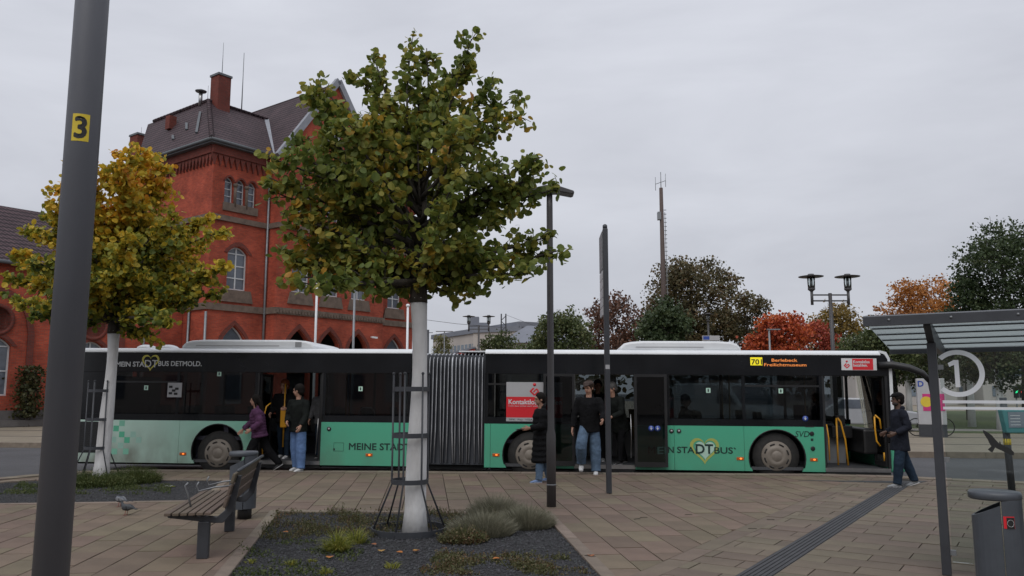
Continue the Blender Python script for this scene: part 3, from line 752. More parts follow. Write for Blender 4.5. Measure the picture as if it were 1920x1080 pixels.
mb = MB(); mb.ell((16.4,1.2,2.71), (.2,.2,.05)); mb.build('roof_antenna', K['busdark'], bus)
# wheels
for u in AX:
    zc = .48-.15+.08+u*.00733
    mb = MB(); mb.lathe([(.30,.0),(.44,-.005),(.475,.03),(.48,.09),(.48,.22),(.47,.27),(.30,.28)], (u,.36,zc), 40, axis='Y')
    wh = mb.build('wheel', K['rubber'], bus)
    hb = MB(); hb.lathe([(.0,.052),(.10,.050),(.115,.036),(.12,.040),(.20,.030),(.225,.010),(.285,.012),(.305,.0),(.31,-.03)], (u,.07,zc), 40, axis='Y')
    h = hb.build('hubcap', K['hub'], wh)
    for k in range(8):
        t0 = k*math.pi/4+.12; sl_ = MB(); pts = []
        for i in range(6): t = t0+i*.085; pts.append((u+math.cos(t)*.245, .052, zc+math.sin(t)*.245))
        sl_.tube(pts, [(.008,.012),(.008,.016),(.008,.016),(.008,.016),(.008,.016),(.008,.012)], 6, lat=(0,1,0)); sl_.build('hub_slot', K['hubdark'], wh)
    wl = MB(); 
    pts = [(u+.60*math.cos(math.pi*i/20+0), .06, .49+.60*math.sin(math.pi*i/20)) for i in range(21)]
    wl.tube([(u+.575*math.cos(-.35+(math.pi+.7)*i/24), .02, .49+.575*math.sin(-.35+(math.pi+.7)*i/24)) for i in range(25)], [(.03,.018)]*25, 6, lat=(0,1,0)); wl.build('arch_lip', K['busdark'], bus)
    bx_ = MB(); bx_.box((u-.62,.66,.20),(u+.62,.70,1.10)); bx_.build('wheel_well', K['under'], bus)
    mb = MB(); mb.lathe([(.30,.0),(.44,-.005),(.48,.05),(.48,.25),(.30,.28)], (u,2.46,zc), 24, axis='Y'); mb.build('wheel', K['rubber'], bus)
# marker lamps, buttons, flap
for x, y in ((343,851),(692,853),(930,853),(1388,860),(1526,862)):
    u, z = bl(x, y); bbox('marker_base', (u-.075,-.010,z-.032), (u+.075,.002,z+.032), K['amberdim'], bev=.008)
    mb = MB(); mb.ell((u+.01,-.012,z), (.026,.010,.018)); mb.build('marker_lamp', K['amber'], bus)
for x, y in ((617,804),(1259,808),(1273,808),(1522,813),(1524,841)):
    u, z = bl(x, y); mb = MB(); mb.lathe([(.045,-.004),(.045,.010),(.030,.012)], (u,-.004,z), 16, axis='Y'); b = mb.build('door_button', K['black'], bus)
    if x < 1500: mb = MB(); mb.lathe([(.024,0),(.024,.012)], (u,-.008,z), 12, axis='Y'); mb.build('button_cap', K['adgrey'], b)
u, z = bl(635, 838); mb = MB()
for a, b, c, d in ((-.11,-.09,.11,-.083),(-.11,.083,.11,.09),(-.11,-.083,-.103,.083),(.103,-.083,.11,.083)): mb.box((u+a,-.002,z+b),(u+c,.001,z+d))
mb.build('flap_outline', K['letterdark'], bus)
bbox('flap_catch', (u-.115,-.005,z-.07), (u-.08,.001,z-.03), K['black'])
u0, z0 = bl(1518, 800); bbox('vent_slot', (u0-.09,-.003,z0-.012), (u0+.09,.001,z0+.012), K['black'])
# printed squares at the rear
for zx, zy, c in ((280,660,0),(320,625,1),(318,700,0),(353,738,0),(432,738,2),(268,815,1),(345,815,1),(310,775,2),(262,735,2),(395,700,2)):
    u, z = bl(140+zx/3.6, 620+zy/3.6); bbox('print_square', (u-.062,-.0015,z-.062), (u+.062,.0005,z+.062), K['sq%d'%c])
# lettering
def heart(u, z, s, m, name='heart', vo=-.004, thick=None):
    def hp(k): return [(k*16*math.sin(t)**3/16, k*(13*math.cos(t)-5*math.cos(2*t)-2*math.cos(3*t)-math.cos(4*t))/16) for t in [2*math.pi*i/36 for i in range(36)]]
    mb = MB(); A = hp(s)
    if thick:
        B = hp(s-thick); n = len(A); vs_ = [(u+p[0],vo,z+p[1]) for p in A]+[(u+p[0],vo,z+p[1]) for p in B]
        mb.add(vs_, [(i,(i+1)%n,n+(i+1)%n,n+i) for i in range(n)])
    else: mb.prism(A, (u,vo,z), (1,0,0), (0,0,1), (0,.002,0))
    return mb.build(name, m, bus)
T = lambda body, px, py, size, m, width=None, bold=.022, v=-.003, shear=0: text('lettering', body, size, m, bus, (bl(px,py)[0], v, bl(px,py)[1]), bold=bold, width=width, shear=shear)
def wid(x0, x1, y): return bl(x1,y)[0]-bl(x0,y)[0]
T('MEIN STA', 217, 687, .15, K['letterwhite'], wid(217,269,687))
T('DT', 270, 688.5, .23, K['letterwhite'], wid(270,294,688), bold=.004)
T('BUS DETMOLD.', 296, 686, .15, K['letterwhite'], wid(296,377,687))
u, z = bl(283, 678); heart(u-.005, z, .20, K['heart'], thick=.045)
T('MEINE STADT', 653, 843, .20, K['letterdark'], wid(653,768,843))
T('M', 1214, 850, .20, K['letterdark'], wid(1214,1227,850)); T('EI', 1230, 850, .20, K['letterdark'], wid(1230,1246,850), v=-.112)
T('N', 1252, 849, .18, K['letterdark'], wid(1252,1262,850)); T('STA', 1269, 849, .18, K['letterdark'], wid(1269,1301,850))
u, z = bl(1321, 842); heart(u, z, .30, K['heart2'], thick=.065); heart(u+.01, z-.005, .205, K['heartpale'], vo=-.0035)
T('DT', 1303, 850, .27, K['letterdark'], wid(1303,1335,850), bold=.025, v=-.008); T('BUS`', 1338, 850, .18, K['letterdark'], wid(1338,1378,850))
T('SVD', 1490, 819, .17, K['letterdark'], wid(1490,1517,819), bold=0, shear=.2)
bbox('logo_mark', (bl(1522,820)[0]-.02,-.003,bl(1522,824)[1]-.03), (bl(1522,820)[0]+.03,0,bl(1522,824)[1]+.02), K['letterdark'])
# line display
u0, z0 = bl(1407, 685); u1, z1 = bl(1429, 670); bbox('line_number_panel', (u0,-.004,z0), (u1,.002,z1), K['ledyellow'])
text('lettering', '701', .15, K['ink'], bus, (u0+.015,-.007,z0+.022), width=u1-u0-.035, bold=.02)
T('Berlebeck', 1446, 678, .088, K['led'], wid(1446,1494,678), bold=.012); T('Freilichtmuseum', 1432, 686.5, .088, K['led'], wid(1432,1511,686), bold=.012)
# advert by the front door
u0, z0 = bl(1578, 694); u1, z1 = bl(1643, 672); du = u1-u0
bbox('advert_sign', (u0,-.004,z0), (u1,.001,z1), K['adwhite']); bbox('advert_red', (u0+du*.31,-.006,z0+.008), (u0+du*.90,-.003,z1-.008), K['adred'])
text('lettering', 'Kontaktlos', .085, K['letterwhite'], bus, (u0+du*.33,-.0085,z0+.145), width=du*.46, bold=.02); text('lettering', 'bezahlen.', .085, K['letterwhite'], bus, (u0+du*.33,-.0085,z0+.075), width=du*.40, bold=.02)
def s_logo(u, z, s, vo):
    mb = MB(); mb.lathe([(s*.26,-.001),(s*.26,.001)], (u,vo,z+s*.95), 14, axis='Y')
    def dia(cx, cz, a, b): mb.prism([(cx-a,cz),(cx,cz-b),(cx+a,cz),(cx,cz+b)], (0,vo,0), (1,0,0), (0,0,1), (0,.002,0))
    r2 = .7071
    def bar_(cx, cz, L_, w__):   # 45 degree bars
        ax = Vector((r2,0,r2)); ay = Vector((-r2,0,r2)); mb.prism([(-L_,-w__),(L_,-w__),(L_,w__),(-L_,w__)], (u+cx,vo,z+cz), ax, ay, (0,.002,0))
    def bar2(cx, cz, L_, w__):
        ax = Vector((r2,0,-r2)); ay = Vector((r2,0,r2)); mb.prism([(-L_,-w__),(L_,-w__),(L_,w__),(-L_,w__)], (u+cx,vo,z+cz), ax, ay, (0,.002,0))
    bar_(-s*.42, s*.12, s*.42, s*.13); bar2(-s*.30, -s*.42, s*.46, s*.13); bar_(s*.02, -s*.02, s*.30, s*.11); bar2(s*.42, s*.16, s*.22, s*.12); bar_(s*.36, -s*.36, s*.44, s*.13)
    return mb.build('s_emblem', K['adred'], bus)
s_logo(u0+du*.155, (z0+z1)/2-.02, .082, -.007)
# large poster in the window
u0, u1, z0, zr0, zr1, z1 = 9.67, 10.86, 1.185, 1.265, 1.70, 2.01
bbox('poster', (u0,-.003,z0), (u1,.003,z1), K['adgrey']); bbox('poster_red', (u0,-.0045,zr0), (u1,-.0025,zr1), K['adred'])
text('lettering', 'Kontaktlos bezahlen', .145, K['letterwhite'], bus, (u0+.04,-.006,1.545), width=1.12, bold=.022)
text('lettering', 'mein bus ticket zum einfach', .04, K['letterwhite'], bus, (u0+.04,-.006,1.495), width=.7)
text('lettering', 'SPK  Pay  VISA', .05, K['letterdark'], bus, (u0+.06,-.0045,z0+.02), width=.5)
s_logo(u0+.60, 1.83, .135, -.0045)
# poster at a rear window and pictograms
bbox('notice', (bl(360,0)[0],-.001,bl(360,745)[1]), (bl(385,0)[0],.004,bl(385,718)[1]), K['adgrey'])
for k,(a,b) in enumerate(((.03,.20),(.10,.12),(.03,.06),(.17,.16),(.15,.05))): bbox('notice_print', (bl(360,0)[0]+a,-.003,bl(360,745)[1]+b), (bl(360,0)[0]+a+.08,-.0005,bl(360,745)[1]+b+.05), K['ink'])
for x, y, v in ((1220,803,-.112),(1232,803,-.112),(1510,785,.0)):
    u, z = bl(x, y); mb = MB(); mb.lathe([(.058,-.002),(.058,.003)], (u,v,z), 20, axis='Y'); p = mb.build('pictogram', K['signblue'], bus)
    mb = MB(); mb.box((u-.010,v-.006,z-.03),(u+.010,v-.0025,z+.018)); mb.box((u-.026,v-.006,z-.006),(u+.026,v-.0025,z+.006)); mb.lathe([(.010,-.002),(.010,.003)], (u,v-.004,z+.032), 10, axis='Y'); mb.build('pictogram_figure', K['letterwhite'], p)
# ================================================================ the brick station
K['brick'] = brickmat('red_brick', (.42,.072,.036), (.29,.045,.026), (.20,.085,.060), var=.40)
K['brickdark'] = brickmat('dark_brick', (.19,.038,.026), (.13,.030,.022), (.10,.06,.05), var=.25)
K['sandstone'] = pm('weathered_sandstone', (.135,.100,.078), .9, var=.3, scale=3, bump=.5, bscale=20)
K['plinth'] = pm('grey_plinth_stone', (.11,.10,.095), .9, var=.25, scale=2, bump=.5, bscale=15)
K['rooftile'] = brickmat('clay_pan_tile', (.105,.066,.072), (.078,.050,.058), (.022,.014,.017), bw=.24, bh=.26, msize=.05, var=.28, bump=.9, rough=.7)
K['lead'] = pm('lead_flashing', (.24,.25,.28), .55, var=.15, scale=2)
K['gutterm'] = pm('zinc_gutter', (.10,.11,.12), .5, var=.15, scale=3)
K['frame'] = pm('painted_window_frame', (.52,.54,.55), .5, var=.08, scale=4)
K['void'] = pm('dark_interior', (.010,.010,.012), .9, var=.2)

SC = at(379, 738, 46); SC.z = 0
st = empty('station_building', SC, R(53), 'red brick station with steep clay roofs and a gabled clock bay', 'building')
def arch_pts(a, b, d, h, kind, n=14):
    w_ = (b-a)/2; m_ = (a+b)/2; r = []
    for i in range(n+1):
        x = 1-2*i/n
        y = {'pointed': (max(0,1-abs(x))**.58), 'seg': 1-x*x, 'round': math.sqrt(max(0,1-x*x))}[kind]
        r.append((m_+x*w_, d+h*y))
    return r                                   # from b side to a side
def wall(parent, u0, u1, z0, z1, ops, v, m, th=.35, ax=(1,0,0), ny=(0,1,0), name='wall'):
    # ops: (a, b, c, d, h, kind): opening a..b, sill c, spring d, arch height h
    mb = MB(); axv = Vector(ax); nv = Vector(ny); org = nv*v
    def cell(p): mb.prism(p, org, axv, (0,0,1), nv*th)
    zs = sorted(set([z0, z1]+[o[2] for o in ops]+[o[3]+o[4] for o in ops]))
    for i in range(len(zs)-1):
        a, b = zs[i], zs[i+1]; mid_ = (a+b)/2
        cuts = sorted((o[0], o[1]) for o in ops if o[2] < mid_ < o[3]+o[4]); x = u0
        for c in cuts:
            if c[0] > x+1e-4: cell([(x,a),(c[0],a),(c[0],b),(x,b)])
            x = max(x, c[1])
        if u1 > x+1e-4: cell([(x,a),(u1,a),(u1,b),(x,b)])
    for (a, b, c, d, h, kind) in ops:
        if h > 0: 
            p = arch_pts(a, b, d, h, kind); mid_ = len(p)//2
            cell([(b,d+h)]+p[:mid_+1]); cell([(a,d+h)]+p[mid_:][::-1])
    return mb.build(name, m, parent)
def window(parent, a, b, c, d, h, kind, v, cols=2, rows=3, fr=.07, rec=.22):
    mb = MB(); y0 = v+rec; t = .08
    def bx(x0,x1,zz0,zz1,dy=0): mb.box((x0,y0-dy,zz0),(x1,y0+t,zz1))
    bx(a,a+fr,c,d); bx(b-fr,b,c,d); bx(a+fr,b-fr,c,c+fr)
    for i in range(1, cols): x = a+(b-a)*i/cols; bx(x-fr*.45,x+fr*.45,c+fr,d+h*.93,.012)
    for j in range(1, rows+1): z = c+(d-c)*j/rows; bx(a+fr,b-fr,z-fr*.38,z+fr*.38,.006)
    ap = arch_pts(a, b, d, h, kind) if h > 0 else None
    if ap: 
        q = arch_pts(a+fr, b-fr, d, h-fr, kind); n = len(ap)
        for i in range(n-1): mb.prism([ap[i],ap[i+1],q[i+1],q[i]], (0,y0,0), (1,0,0), (0,0,1), (0,t,0))
    wn = mb.build('window', K['frame'], parent)
    for i in range(cols):
        for j in range(rows):
            x0 = a+(b-a)*i/cols+fr*.5; x1 = a+(b-a)*(i+1)/cols-fr*.5; zz0 = c+(d-c)*j/rows+fr*.4; zz1 = c+(d-c)*(j+1)/rows-fr*.4
            p = MB(); p.box((x0,y0+.035,zz0),(x1,y0+.045,zz1)); p.build('pane', K['winglass'], wn)
    if ap:
        p = MB(); p.prism([(b,d)]+[(x,z) for x,z in ap]+[(a,d)], (0,y0+.045,0), (1,0,0), (0,0,1), (0,.01,0)); p.build('pane', K['winglass'], wn)
    return wn
def trim(parent, a, b, d, h, kind, v, r=.16, m='brickdark', name='arch_trim', out=.05):
    p = arch_pts(a, b, d, h, kind, 18); q = arch_pts(a-r, b+r, d, h+r*1.15, kind, 18); mb = MB()
    for i in range(len(p)-1): mb.prism([p[i],p[i+1],q[i+1],q[i]], (0,v-out,0), (1,0,0), (0,0,1), (0,out+.02,0))
    return mb.build(name, K[m], parent)
def sbox(name, a, b, m, par=None): mb = MB(); mb.box(a, b); return mb.build(name, K[m], par or st)
EZ = 15.6
def tower(u0, mirror=False, v=0.0):
    f = lambda a, b: (u0+a, u0+b) if not mirror else (u0+4.0-b, u0+4.0-a)
    trip = [f(.80+i*.80, .80+i*.80+.62) for i in range(3)]; mid_ = f(1.22,2.62); gr_ = f(1.07,2.69)
    ops = [(a,b,12.95,14.25,.28,'seg') for a,b in trip]+[(mid_[0],mid_[1],7.74,9.95,.42,'seg'),(gr_[0],gr_[1],1.0,4.55,1.05,'pointed')]
    wall(st, u0, u0+4.0, 0, 16.3, ops, v, K['brick'])
    for a,b in trip: window(st, a,b,12.95,14.25,.28,'seg', v, 1, 3, .06); trim(st, a-.02,b+.02,14.25,.28,'seg',v,.10)
    for i in range(2):
        x = (trip[i][1]+trip[i+1][0])/2; mb = MB(); mb.tube([(x,v-.03,12.75),(x,v-.03,14.2)], .09, 10); mb.lathe([(.09,0),(.15,.12),(.15,.22)], (x,v-.03,13.95), 10); mb.build('window_column', K['sandstone'], st)
    s = f(.72,3.12); sbox('window_sill', (s[0],v-.10,12.45), (s[1],v+.02,12.94), 'sandstone')
    window(st, mid_[0],mid_[1],7.74,9.95,.42,'seg', v, 2, 3, .09); trim(st, mid_[0]-.05,mid_[1]+.05,9.95,.45,'seg',v,.22)
    s = f(1.05,2.85); mb = MB(); mb.prism([(s[0],7.73),(s[1],7.73),(s[1]+.18,7.0),(s[0]-.18,7.0)], (0,v-.10,0), (1,0,0), (0,0,1), (0,.12,0)); mb.build('window_sill', K['sandstone'], st)
    window(st, gr_[0],gr_[1],1.0,4.55,1.05,'pointed', v, 1, 1, .10); trim(st, gr_[0]-.05,gr_[1]+.05,4.55,1.1,'pointed',v,.24)
tower(0.0); tower(13.0, True)
# gabled bay
bw = [(5.15,6.55),(7.60,9.0),(10.05,11.45)]
ops = [(a+.0-.12,b+.12,1.0,4.50,1.10,'pointed') for a,b in bw]+[(a,b,7.9,10.25,.42,'seg') for a,b in bw]+[(a+.15,b-.15,12.9,14.6,.3,'seg') for a,b in bw]
wall(st, 4.0, 13.0, 0, 16.3, ops, -1.0, K['brick'])
for a,b in bw:
    trim(st, a-.17,b+.17,4.50,1.15,'pointed',-1.0,.26); window(st, a,b,7.9,10.25,.42,'seg',-1.0,2,3,.09); trim(st, a-.05,b+.05,10.25,.45,'seg',-1.0,.22)
    mb = MB(); mb.prism([(a-.12,7.89),(b+.12,7.89),(b+.3,7.15),(a-.3,7.15)], (0,-1.1,0), (1,0,0), (0,0,1), (0,.12,0)); mb.build('window_sill', K['sandstone'], st)
    window(st, a+.15,b-.15,12.9,14.6,.3,'seg',-1.0,2,3,.07); trim(st, a+.1,b-.1,14.6,.33,'seg',-1.0,.14)
sbox('arcade_wall', (4.3,1.6,0), (12.7,1.9,6.3), 'void')
AP = (8.35, 22.55)
mb = MB(); mb.prism([(4.0,16.3),(13.0,16.3),(12.72,16.75),AP,(4.1,16.85)], (0,-1.0,0), (1,0,0), (0,0,1), (0,.35,0)); mb.build('gable', K['brick'], st)
for a, b in (((3.75,16.3),(AP[0],AP[1]+.1)),((12.95,16.3),(AP[0],AP[1]+.1))):
    mb = MB(); mb.bar((a[0],-1.05,a[1]), (b[0],-1.05,b[1]), .42, .30, ref=Vector((0,1,0))); mb.build('gable_coping', K['lead'], st)
ck = MB(); ck.lathe([(.56,0),(.56,.06)], (8.1,-1.0,18.45), 32, axis='Y'); clock = ck.build('clock', K['white'], st)
mb = MB(); mb.lathe([(.56,.05),(.62,.05),(.62,.09),(.56,.09),(.56,.05)], (8.1,-1.0,18.45), 32, axis='Y'); mb.build('clock_rim', K['dark_metal'], clock)
mb = MB(); mb.bar((8.1,-1.075,18.45),(8.1-.25,-1.075,18.62),.05,.02); mb.bar((8.1,-1.078,18.45),(8.15,-1.078,18.90),.04,.02); mb.build('clock_hands', K['ink'], clock)
for k in range(12):
    mb = MB(); t = k*math.pi/6; mb.bar((8.1+.44*math.sin(t),-1.07,18.45+.44*math.cos(t)),(8.1+.52*math.sin(t),-1.07,18.45+.52*math.cos(t)),.04,.015); mb.build('hour_mark', K['ink'], clock)
# side walls
wall(st, .35, 8.0, 0, 16.3, [], 0.0, K['brick'], ax=(0,1,0), ny=(1,0,0), th=.35, name='side_wall')
wall(st, .35, 11.0, 0, 16.3, [], 16.65, K['brick'], ax=(0,1,0), ny=(1,0,0), th=.35, name='side_wall')
sbox('bay_side_wall', (4.0,-.65,0), (4.35,0.0,16.3), 'brick'); sbox('bay_side_wall', (12.65,-.65,0), (13.0,0,16.3), 'brick')
mb = MB(); mb.prism([(0,8.0),(.4,8.0),(2.9,11.0),(2.4,11.4)], (0,0,0), (1,0,0), (0,1,0), (0,0,16.3)); mb.build('side_wall', K['brick'], st)
sbox('rear_wall', (2.6,10.6,0), (16.65,11.0,16.3), 'brick')
# string courses
for z0, z1, o, m in ((6.45,6.85,.10,'sandstone'),(11.8,12.12,.13,'sandstone')):
    sbox('string_course', (-o,-o,z0), (4.0,-.001,z1), m); sbox('string_course', (-o,0,z0), (-.001,8,z1), m)
    sbox('string_course', (13.0,-o,z0), (17+o,-.001,z1), m); sbox('string_course', (3.9,-1-o,z0), (13.1,-1.001,z1), m)
    sbox('string_course', (3.9,-1.0,z0), (3.999,-.101,z1), m)
mb = MB()
for k in range(38): mb.box((4.02+k*.236,-1.17,6.52),(4.02+k*.236+.12,-1.1,6.72))
mb.build('dentil_row', K['sandstone'], st)
# cornice with corbel frieze
def cornice(u0, u1, v):
    sbox('cornice', (u0,v-.22,15.75), (u1,v-.001,16.25), 'brickdark')
    mb = MB(); n = int((u1-u0)/.36)
    for k in range(n):
        x = u0+k*(u1-u0)/n; w_ = (u1-u0)/n
        mb.prism([(x,15.75),(x+w_,15.75),(x+w_*.62,15.25),(x+w_*.5,15.05),(x+w_*.38,15.25)], (0,v-.14,0), (1,0,0), (0,0,1), (0,.14,0))
    mb.build('corbel_frieze', K['brickdark'], st)
cornice(-.2,4.0,0); cornice(13.0,17.2,0)
sbox('cornice', (-.22,0,15.75), (-.001,8,16.25), 'brickdark')
mb = MB(); n = 22
for k in range(n):
    y = k*8.0/n; w_ = 8.0/n; mb.prism([(y,15.75),(y+w_,15.75),(y+w_*.62,15.25),(y+w_*.5,15.05),(y+w_*.38,15.25)], (-.14,0,0), (0,1,0), (0,0,1), (.14,0,0))
mb.build('corbel_frieze', K['brickdark'], st)
sbox('eaves_board', (-.5,-.5,16.25), (3.7,.0,16.38), 'gutterm'); sbox('eaves_board', (-.5,0,16.25), (0,8,16.38), 'gutterm'); sbox('eaves_board', (13.2,-.5,16.25), (17.5,0,16.38), 'gutterm')
for p in ([(-.56,-.56,16.42),(3.75,-.56,16.42)],[(-.56,-.56,16.42),(-.56,8,16.42)],[(13.3,-.56,16.42),(17.56,-.56,16.42)]):
    mb = MB(); mb.tube(p, .10, 8); mb.build('gutter', K['gutterm'], st)
for p in ([(3.86,-.12,16.3),(3.86,-.12,0)],[(-.1,-.12,6.3),(-.1,-.12,0)],[(-.12,1.6,6.4),(-.12,1.6,0)]):
    mb = MB(); mb.tube(p, .075, 8); mb.build('downpipe', K['galv'], st)
# roofs: closed plates with thickness
def plate(name, pts, m, th=.12, par=None):
    pts = [Vector(p) for p in pts]; nrm = (pts[1]-pts[0]).cross(pts[2]-pts[0]).normalized()
    if nrm.z < 0: pts = pts[::-1]; nrm = -nrm
    n = len(pts); mb = MB(); mb.add(pts+[p-nrm*th for p in pts], [tuple(range(n)), tuple(range(2*n-1,n-1,-1))]+[(i,n+i,n+(i+1)%n,(i+1)%n) for i in range(n)])
    return mb.build(name, m, par or st)
HZ = 20.75
r1 = plate('roof', [(-.55,-.55,16.4),(5.6,-.55,16.4),(8.0,4.8,HZ),(2.4,4.8,HZ)], K['rooftile'])
r2 = plate('roof', [(-.55,-.55,16.4),(2.4,4.8,HZ),(2.4,12.4,HZ),(-.55,8.0,16.4)], K['rooftile'])
plate('roof', [(17.55,-.55,16.4),(11.4,-.55,16.4),(9.0,4.8,HZ),(14.6,4.8,HZ)], K['rooftile'])
plate('roof', [(17.55,-.55,16.4),(14.6,4.8,HZ),(14.6,11.6,HZ),(17.55,11.6,16.4)], K['rooftile'])
plate('roof', [(2.4,4.8,HZ),(14.6,4.8,HZ),(14.6,11.6,16.2),(2.4,11.6,16.2)], K['rooftile'])
plate('bay_roof', [(3.75,-1.0,16.35),(AP[0],-1.0,AP[1]),(AP[0],11,AP[1]),(3.75,11,16.35)], K['rooftile'])
plate('bay_roof', [(12.95,-1.0,16.35),(AP[0],-1.0,AP[1]),(AP[0],11,AP[1]),(12.95,11,16.35)], K['rooftile'])
mb = MB(); mb.bar((4.0,-.5,16.55),(6.95,4.8,HZ+.05),.34,.06); mb.build('valley_flashing', K['lead'], r1)
for a, b in (((-.55,-.55,16.45),(2.4,4.8,HZ+.05)),((2.4,4.8,HZ+.05),(2.4,11.6,HZ+.05)),((2.4,4.8,HZ+.05),(7.0,4.8,HZ+.05))):
    A = Vector(a); B = Vector(b); n = int((B-A).length/.38)
    for k in range(n):
        mb = MB(); mb.tube([A.lerp(B,k/n), A.lerp(B,(k+1)/n)+Vector((0,0,.02))], [.15,.12], 8); mb.build('ridge_tile', K['rooftile'], r1)
# things on the roof (snow boards, ladder, vents)
for a, b in (((.1,2.2),(1.6,4.4)),((.6,4.2),(1.1,5.1)),((.2,5.0),(.5,5.6))):
    za = 16.4+(a[0]+.55)/2.95*4.35+.12; zb = 16.4+(b[0]+.55)/2.95*4.35+.12
    mb = MB(); mb.bar((a[0],a[1],za),(b[0],b[1],zb),.14,.10); mb.build('roof_board', K['gutterm'], r2)
mb = MB(); mb.box((1.0,7.0,19.0),(1.5,7.5,19.9)); mb.build('roof_vent', K['brickdark'], r2)
def chim(u, v, w_, z0, z1):
    mb = MB(); mb.box((u-w_,v-w_,z0),(u+w_,v+w_,z1)); c = mb.build('chimney', K['brickdark'], st)
    mb = MB(); mb.box((u-w_-.06,v-w_-.06,z1),(u+w_+.06,v+w_+.06,z1+.14)); mb.build('chimney_cap', K['gutterm'], c)
chim(3.05,4.5,.46,19.6,22.5); chim(3.4,15.2,.55,10,20.6)
def sw(u, v, z): return Vector((u, v, z))
mb = MB(); mb.tube([(2.3,5.6,20.6),(2.3,5.6,21.55)], .13, 10); f_ = mb.build('flue_pipe', K['steel'], st)
mb = MB(); mb.lathe([(.0,.22),(.38,.06),(.34,.0),(.0,.02)], (2.3,5.6,21.55), 16); mb.build('flue_cowl', K['galv'], f_)
for u, v, z0, z1, r_ in ((3.1,4.5,22.6,25.0,.025),(4.9,4.8,20.6,25.0,.04),(2.45,5.0,20.7,21.9,.02),(3.4,15.2,20.6,21.4,.02)):
    mb = MB(); mb.tube([(u,v,z0),(u,v,z1)], [r_,r_*.5], 6); mb.build('lightning_rod', K['galv'], st)
# lower wing to the left
wg = empty('station_wing', SC, R(53), 'low red brick station wing with arched windows and tiled roof', 'building')
WZ = .28
centers = [-5.2,-9.9,-14.6,-19.3,-24]
ops = [(c-.75,c+.75,1.5,3.95,.45,'seg') for c in centers]
wall(wg, -28, -.02, WZ, 8.2, ops, 2.4, K['brick'])
for c in centers:
    window(wg, c-.75,c+.75,1.5,3.95,.45,'seg',2.4,2,2,.08); trim(wg, c-.8,c+.8,3.95,.48,'seg',2.4,.20)
    trim(wg, c-1.45,c+1.45,4.6,1.9,'round',2.4,.30,out=.10)
    for s in (-1.45,1.45): mb = MB(); x = c+s; mb.box((min(x,x+.3*(1 if s>0 else -1)),2.30,WZ),(max(x,x+.3*(1 if s>0 else -1)),2.398,4.6)); mb.build('arch_jamb', K['brickdark'], wg)
    mb = MB(); mb.lathe([(.62,.02),(.62,.08),(.80,.08),(.80,.02)], (c,2.4,5.25), 28, axis='Y'); rw = mb.build('round_window', K['brickdark'], wg)
    mb = MB(); mb.lathe([(.63,.0),(.63,.015)], (c,2.4,5.25), 28, axis='Y'); mb.build('pane', K['winglass'], rw)
sbox('plinth', (-28,2.05,0), (-.02,2.39,.78), 'plinth', wg); sbox('plinth_step', (-28,1.5,0), (-.02,2.05,.30), 'plinth', wg)
wall(wg, 2.75, 11.5, WZ, 8.2, [], -28, K['brick'], ax=(0,1,0), ny=(1,0,0), th=.35, name='end_wall')
plate('roof', [(-28.4,1.9,8.1),(.0,1.9,8.1),(.0,7.0,11.95),(-28.4,7.0,11.95)], K['rooftile'], par=wg)
plate('roof', [(-28.4,12.1,8.1),(.0,12.1,8.1),(.0,7.0,11.95),(-28.4,7.0,11.95)], K['rooftile'], par=wg)
mb = MB(); mb.tube([(-28.4,1.85,8.1),(-.1,1.85,8.1)], .10, 8); mb.build('gutter', K['gutterm'], wg)
for x in (-2.4,): mb = MB(); mb.tube([(x,2.28,8),(x,2.28,.3)], .07, 8); mb.build('downpipe', K['galv'], wg)
# security camera on the bay
mb = MB(); mb.bar((11.9,-1.0,5.45),(11.9,-1.3,5.45),.05,.05); mb.bar((11.75,-1.32,5.42),(12.2,-1.32,5.40),.12,.12); mb.build('security_camera', K['white'], st)

# ================================================================ far background
K['office'] = pm('office_render', (.40,.36,.33), .85, var=.1, scale=.2)
K['officeroof'] = pm('office_roof', (.16,.17,.20), .7, var=.1, scale=.3)
K['officeglass'] = pm('office_glass', (.13,.16,.19), .25, var=.3, scale=.4)
K['redroof'] = pm('red_shed', (.42,.060,.040), .8, var=.15, scale=.5)
A = at(812,640,185); B = at(975,640,150); Cc = at(1040,640,165); A.z = B.z = Cc.z = 0
of = empty('office_block', B, 0, 'pale office block with two window rows far behind the bus', 'building')
def office_face(P, Q, h, rows, nwin, par, org):
    P = P-org; Q = Q-org; ax = (Q-P); Lg = ax.length; ax.normalize(); nn = Vector((ax.y,-ax.x,0))
    mb = MB(); mb.prism([(0,0),(Lg,0),(Lg,h),(0,h)], P, ax, (0,0,1), -nn*10); mb.build('wall', K['office'], par)
    mb = MB(); mb.prism([(-.3,h),(Lg+.3,h),(Lg+.3,h+1.0),(-.3,h+1.0)], P+nn*.4, ax, (0,0,1), -nn*10.5); mb.build('roof', K['officeroof'], par)
    for z in rows:
        for k in range(nwin):
            x0 = Lg*(k+.14)/nwin; x1 = Lg*(k+.86)/nwin
            mb = MB(); mb.prism([(x0,z),(x1,z),(x1,z+1.7),(x0,z+1.7)], P-nn*.05, ax, (0,0,1), nn*.09); w_ = mb.build('window', K['officeglass'], par)
office_face(A, B, 14.0, (2.0,6.0,10.2), 22, of, B); office_face(B, Cc, 13.2, (2.0,6.0,9.8), 8, of, B)
mb = MB(); p = at(893,600,172); mb.box((-1.6,-1.6,0),(2.6,2.6,2.6)); mb.box((-1.3,-1.2,2.6),(.6,1.2,3.9)); mb.build('roof_plant', K['officeroof'], of, (p.x-B.x, p.y-B.y, 14.0))
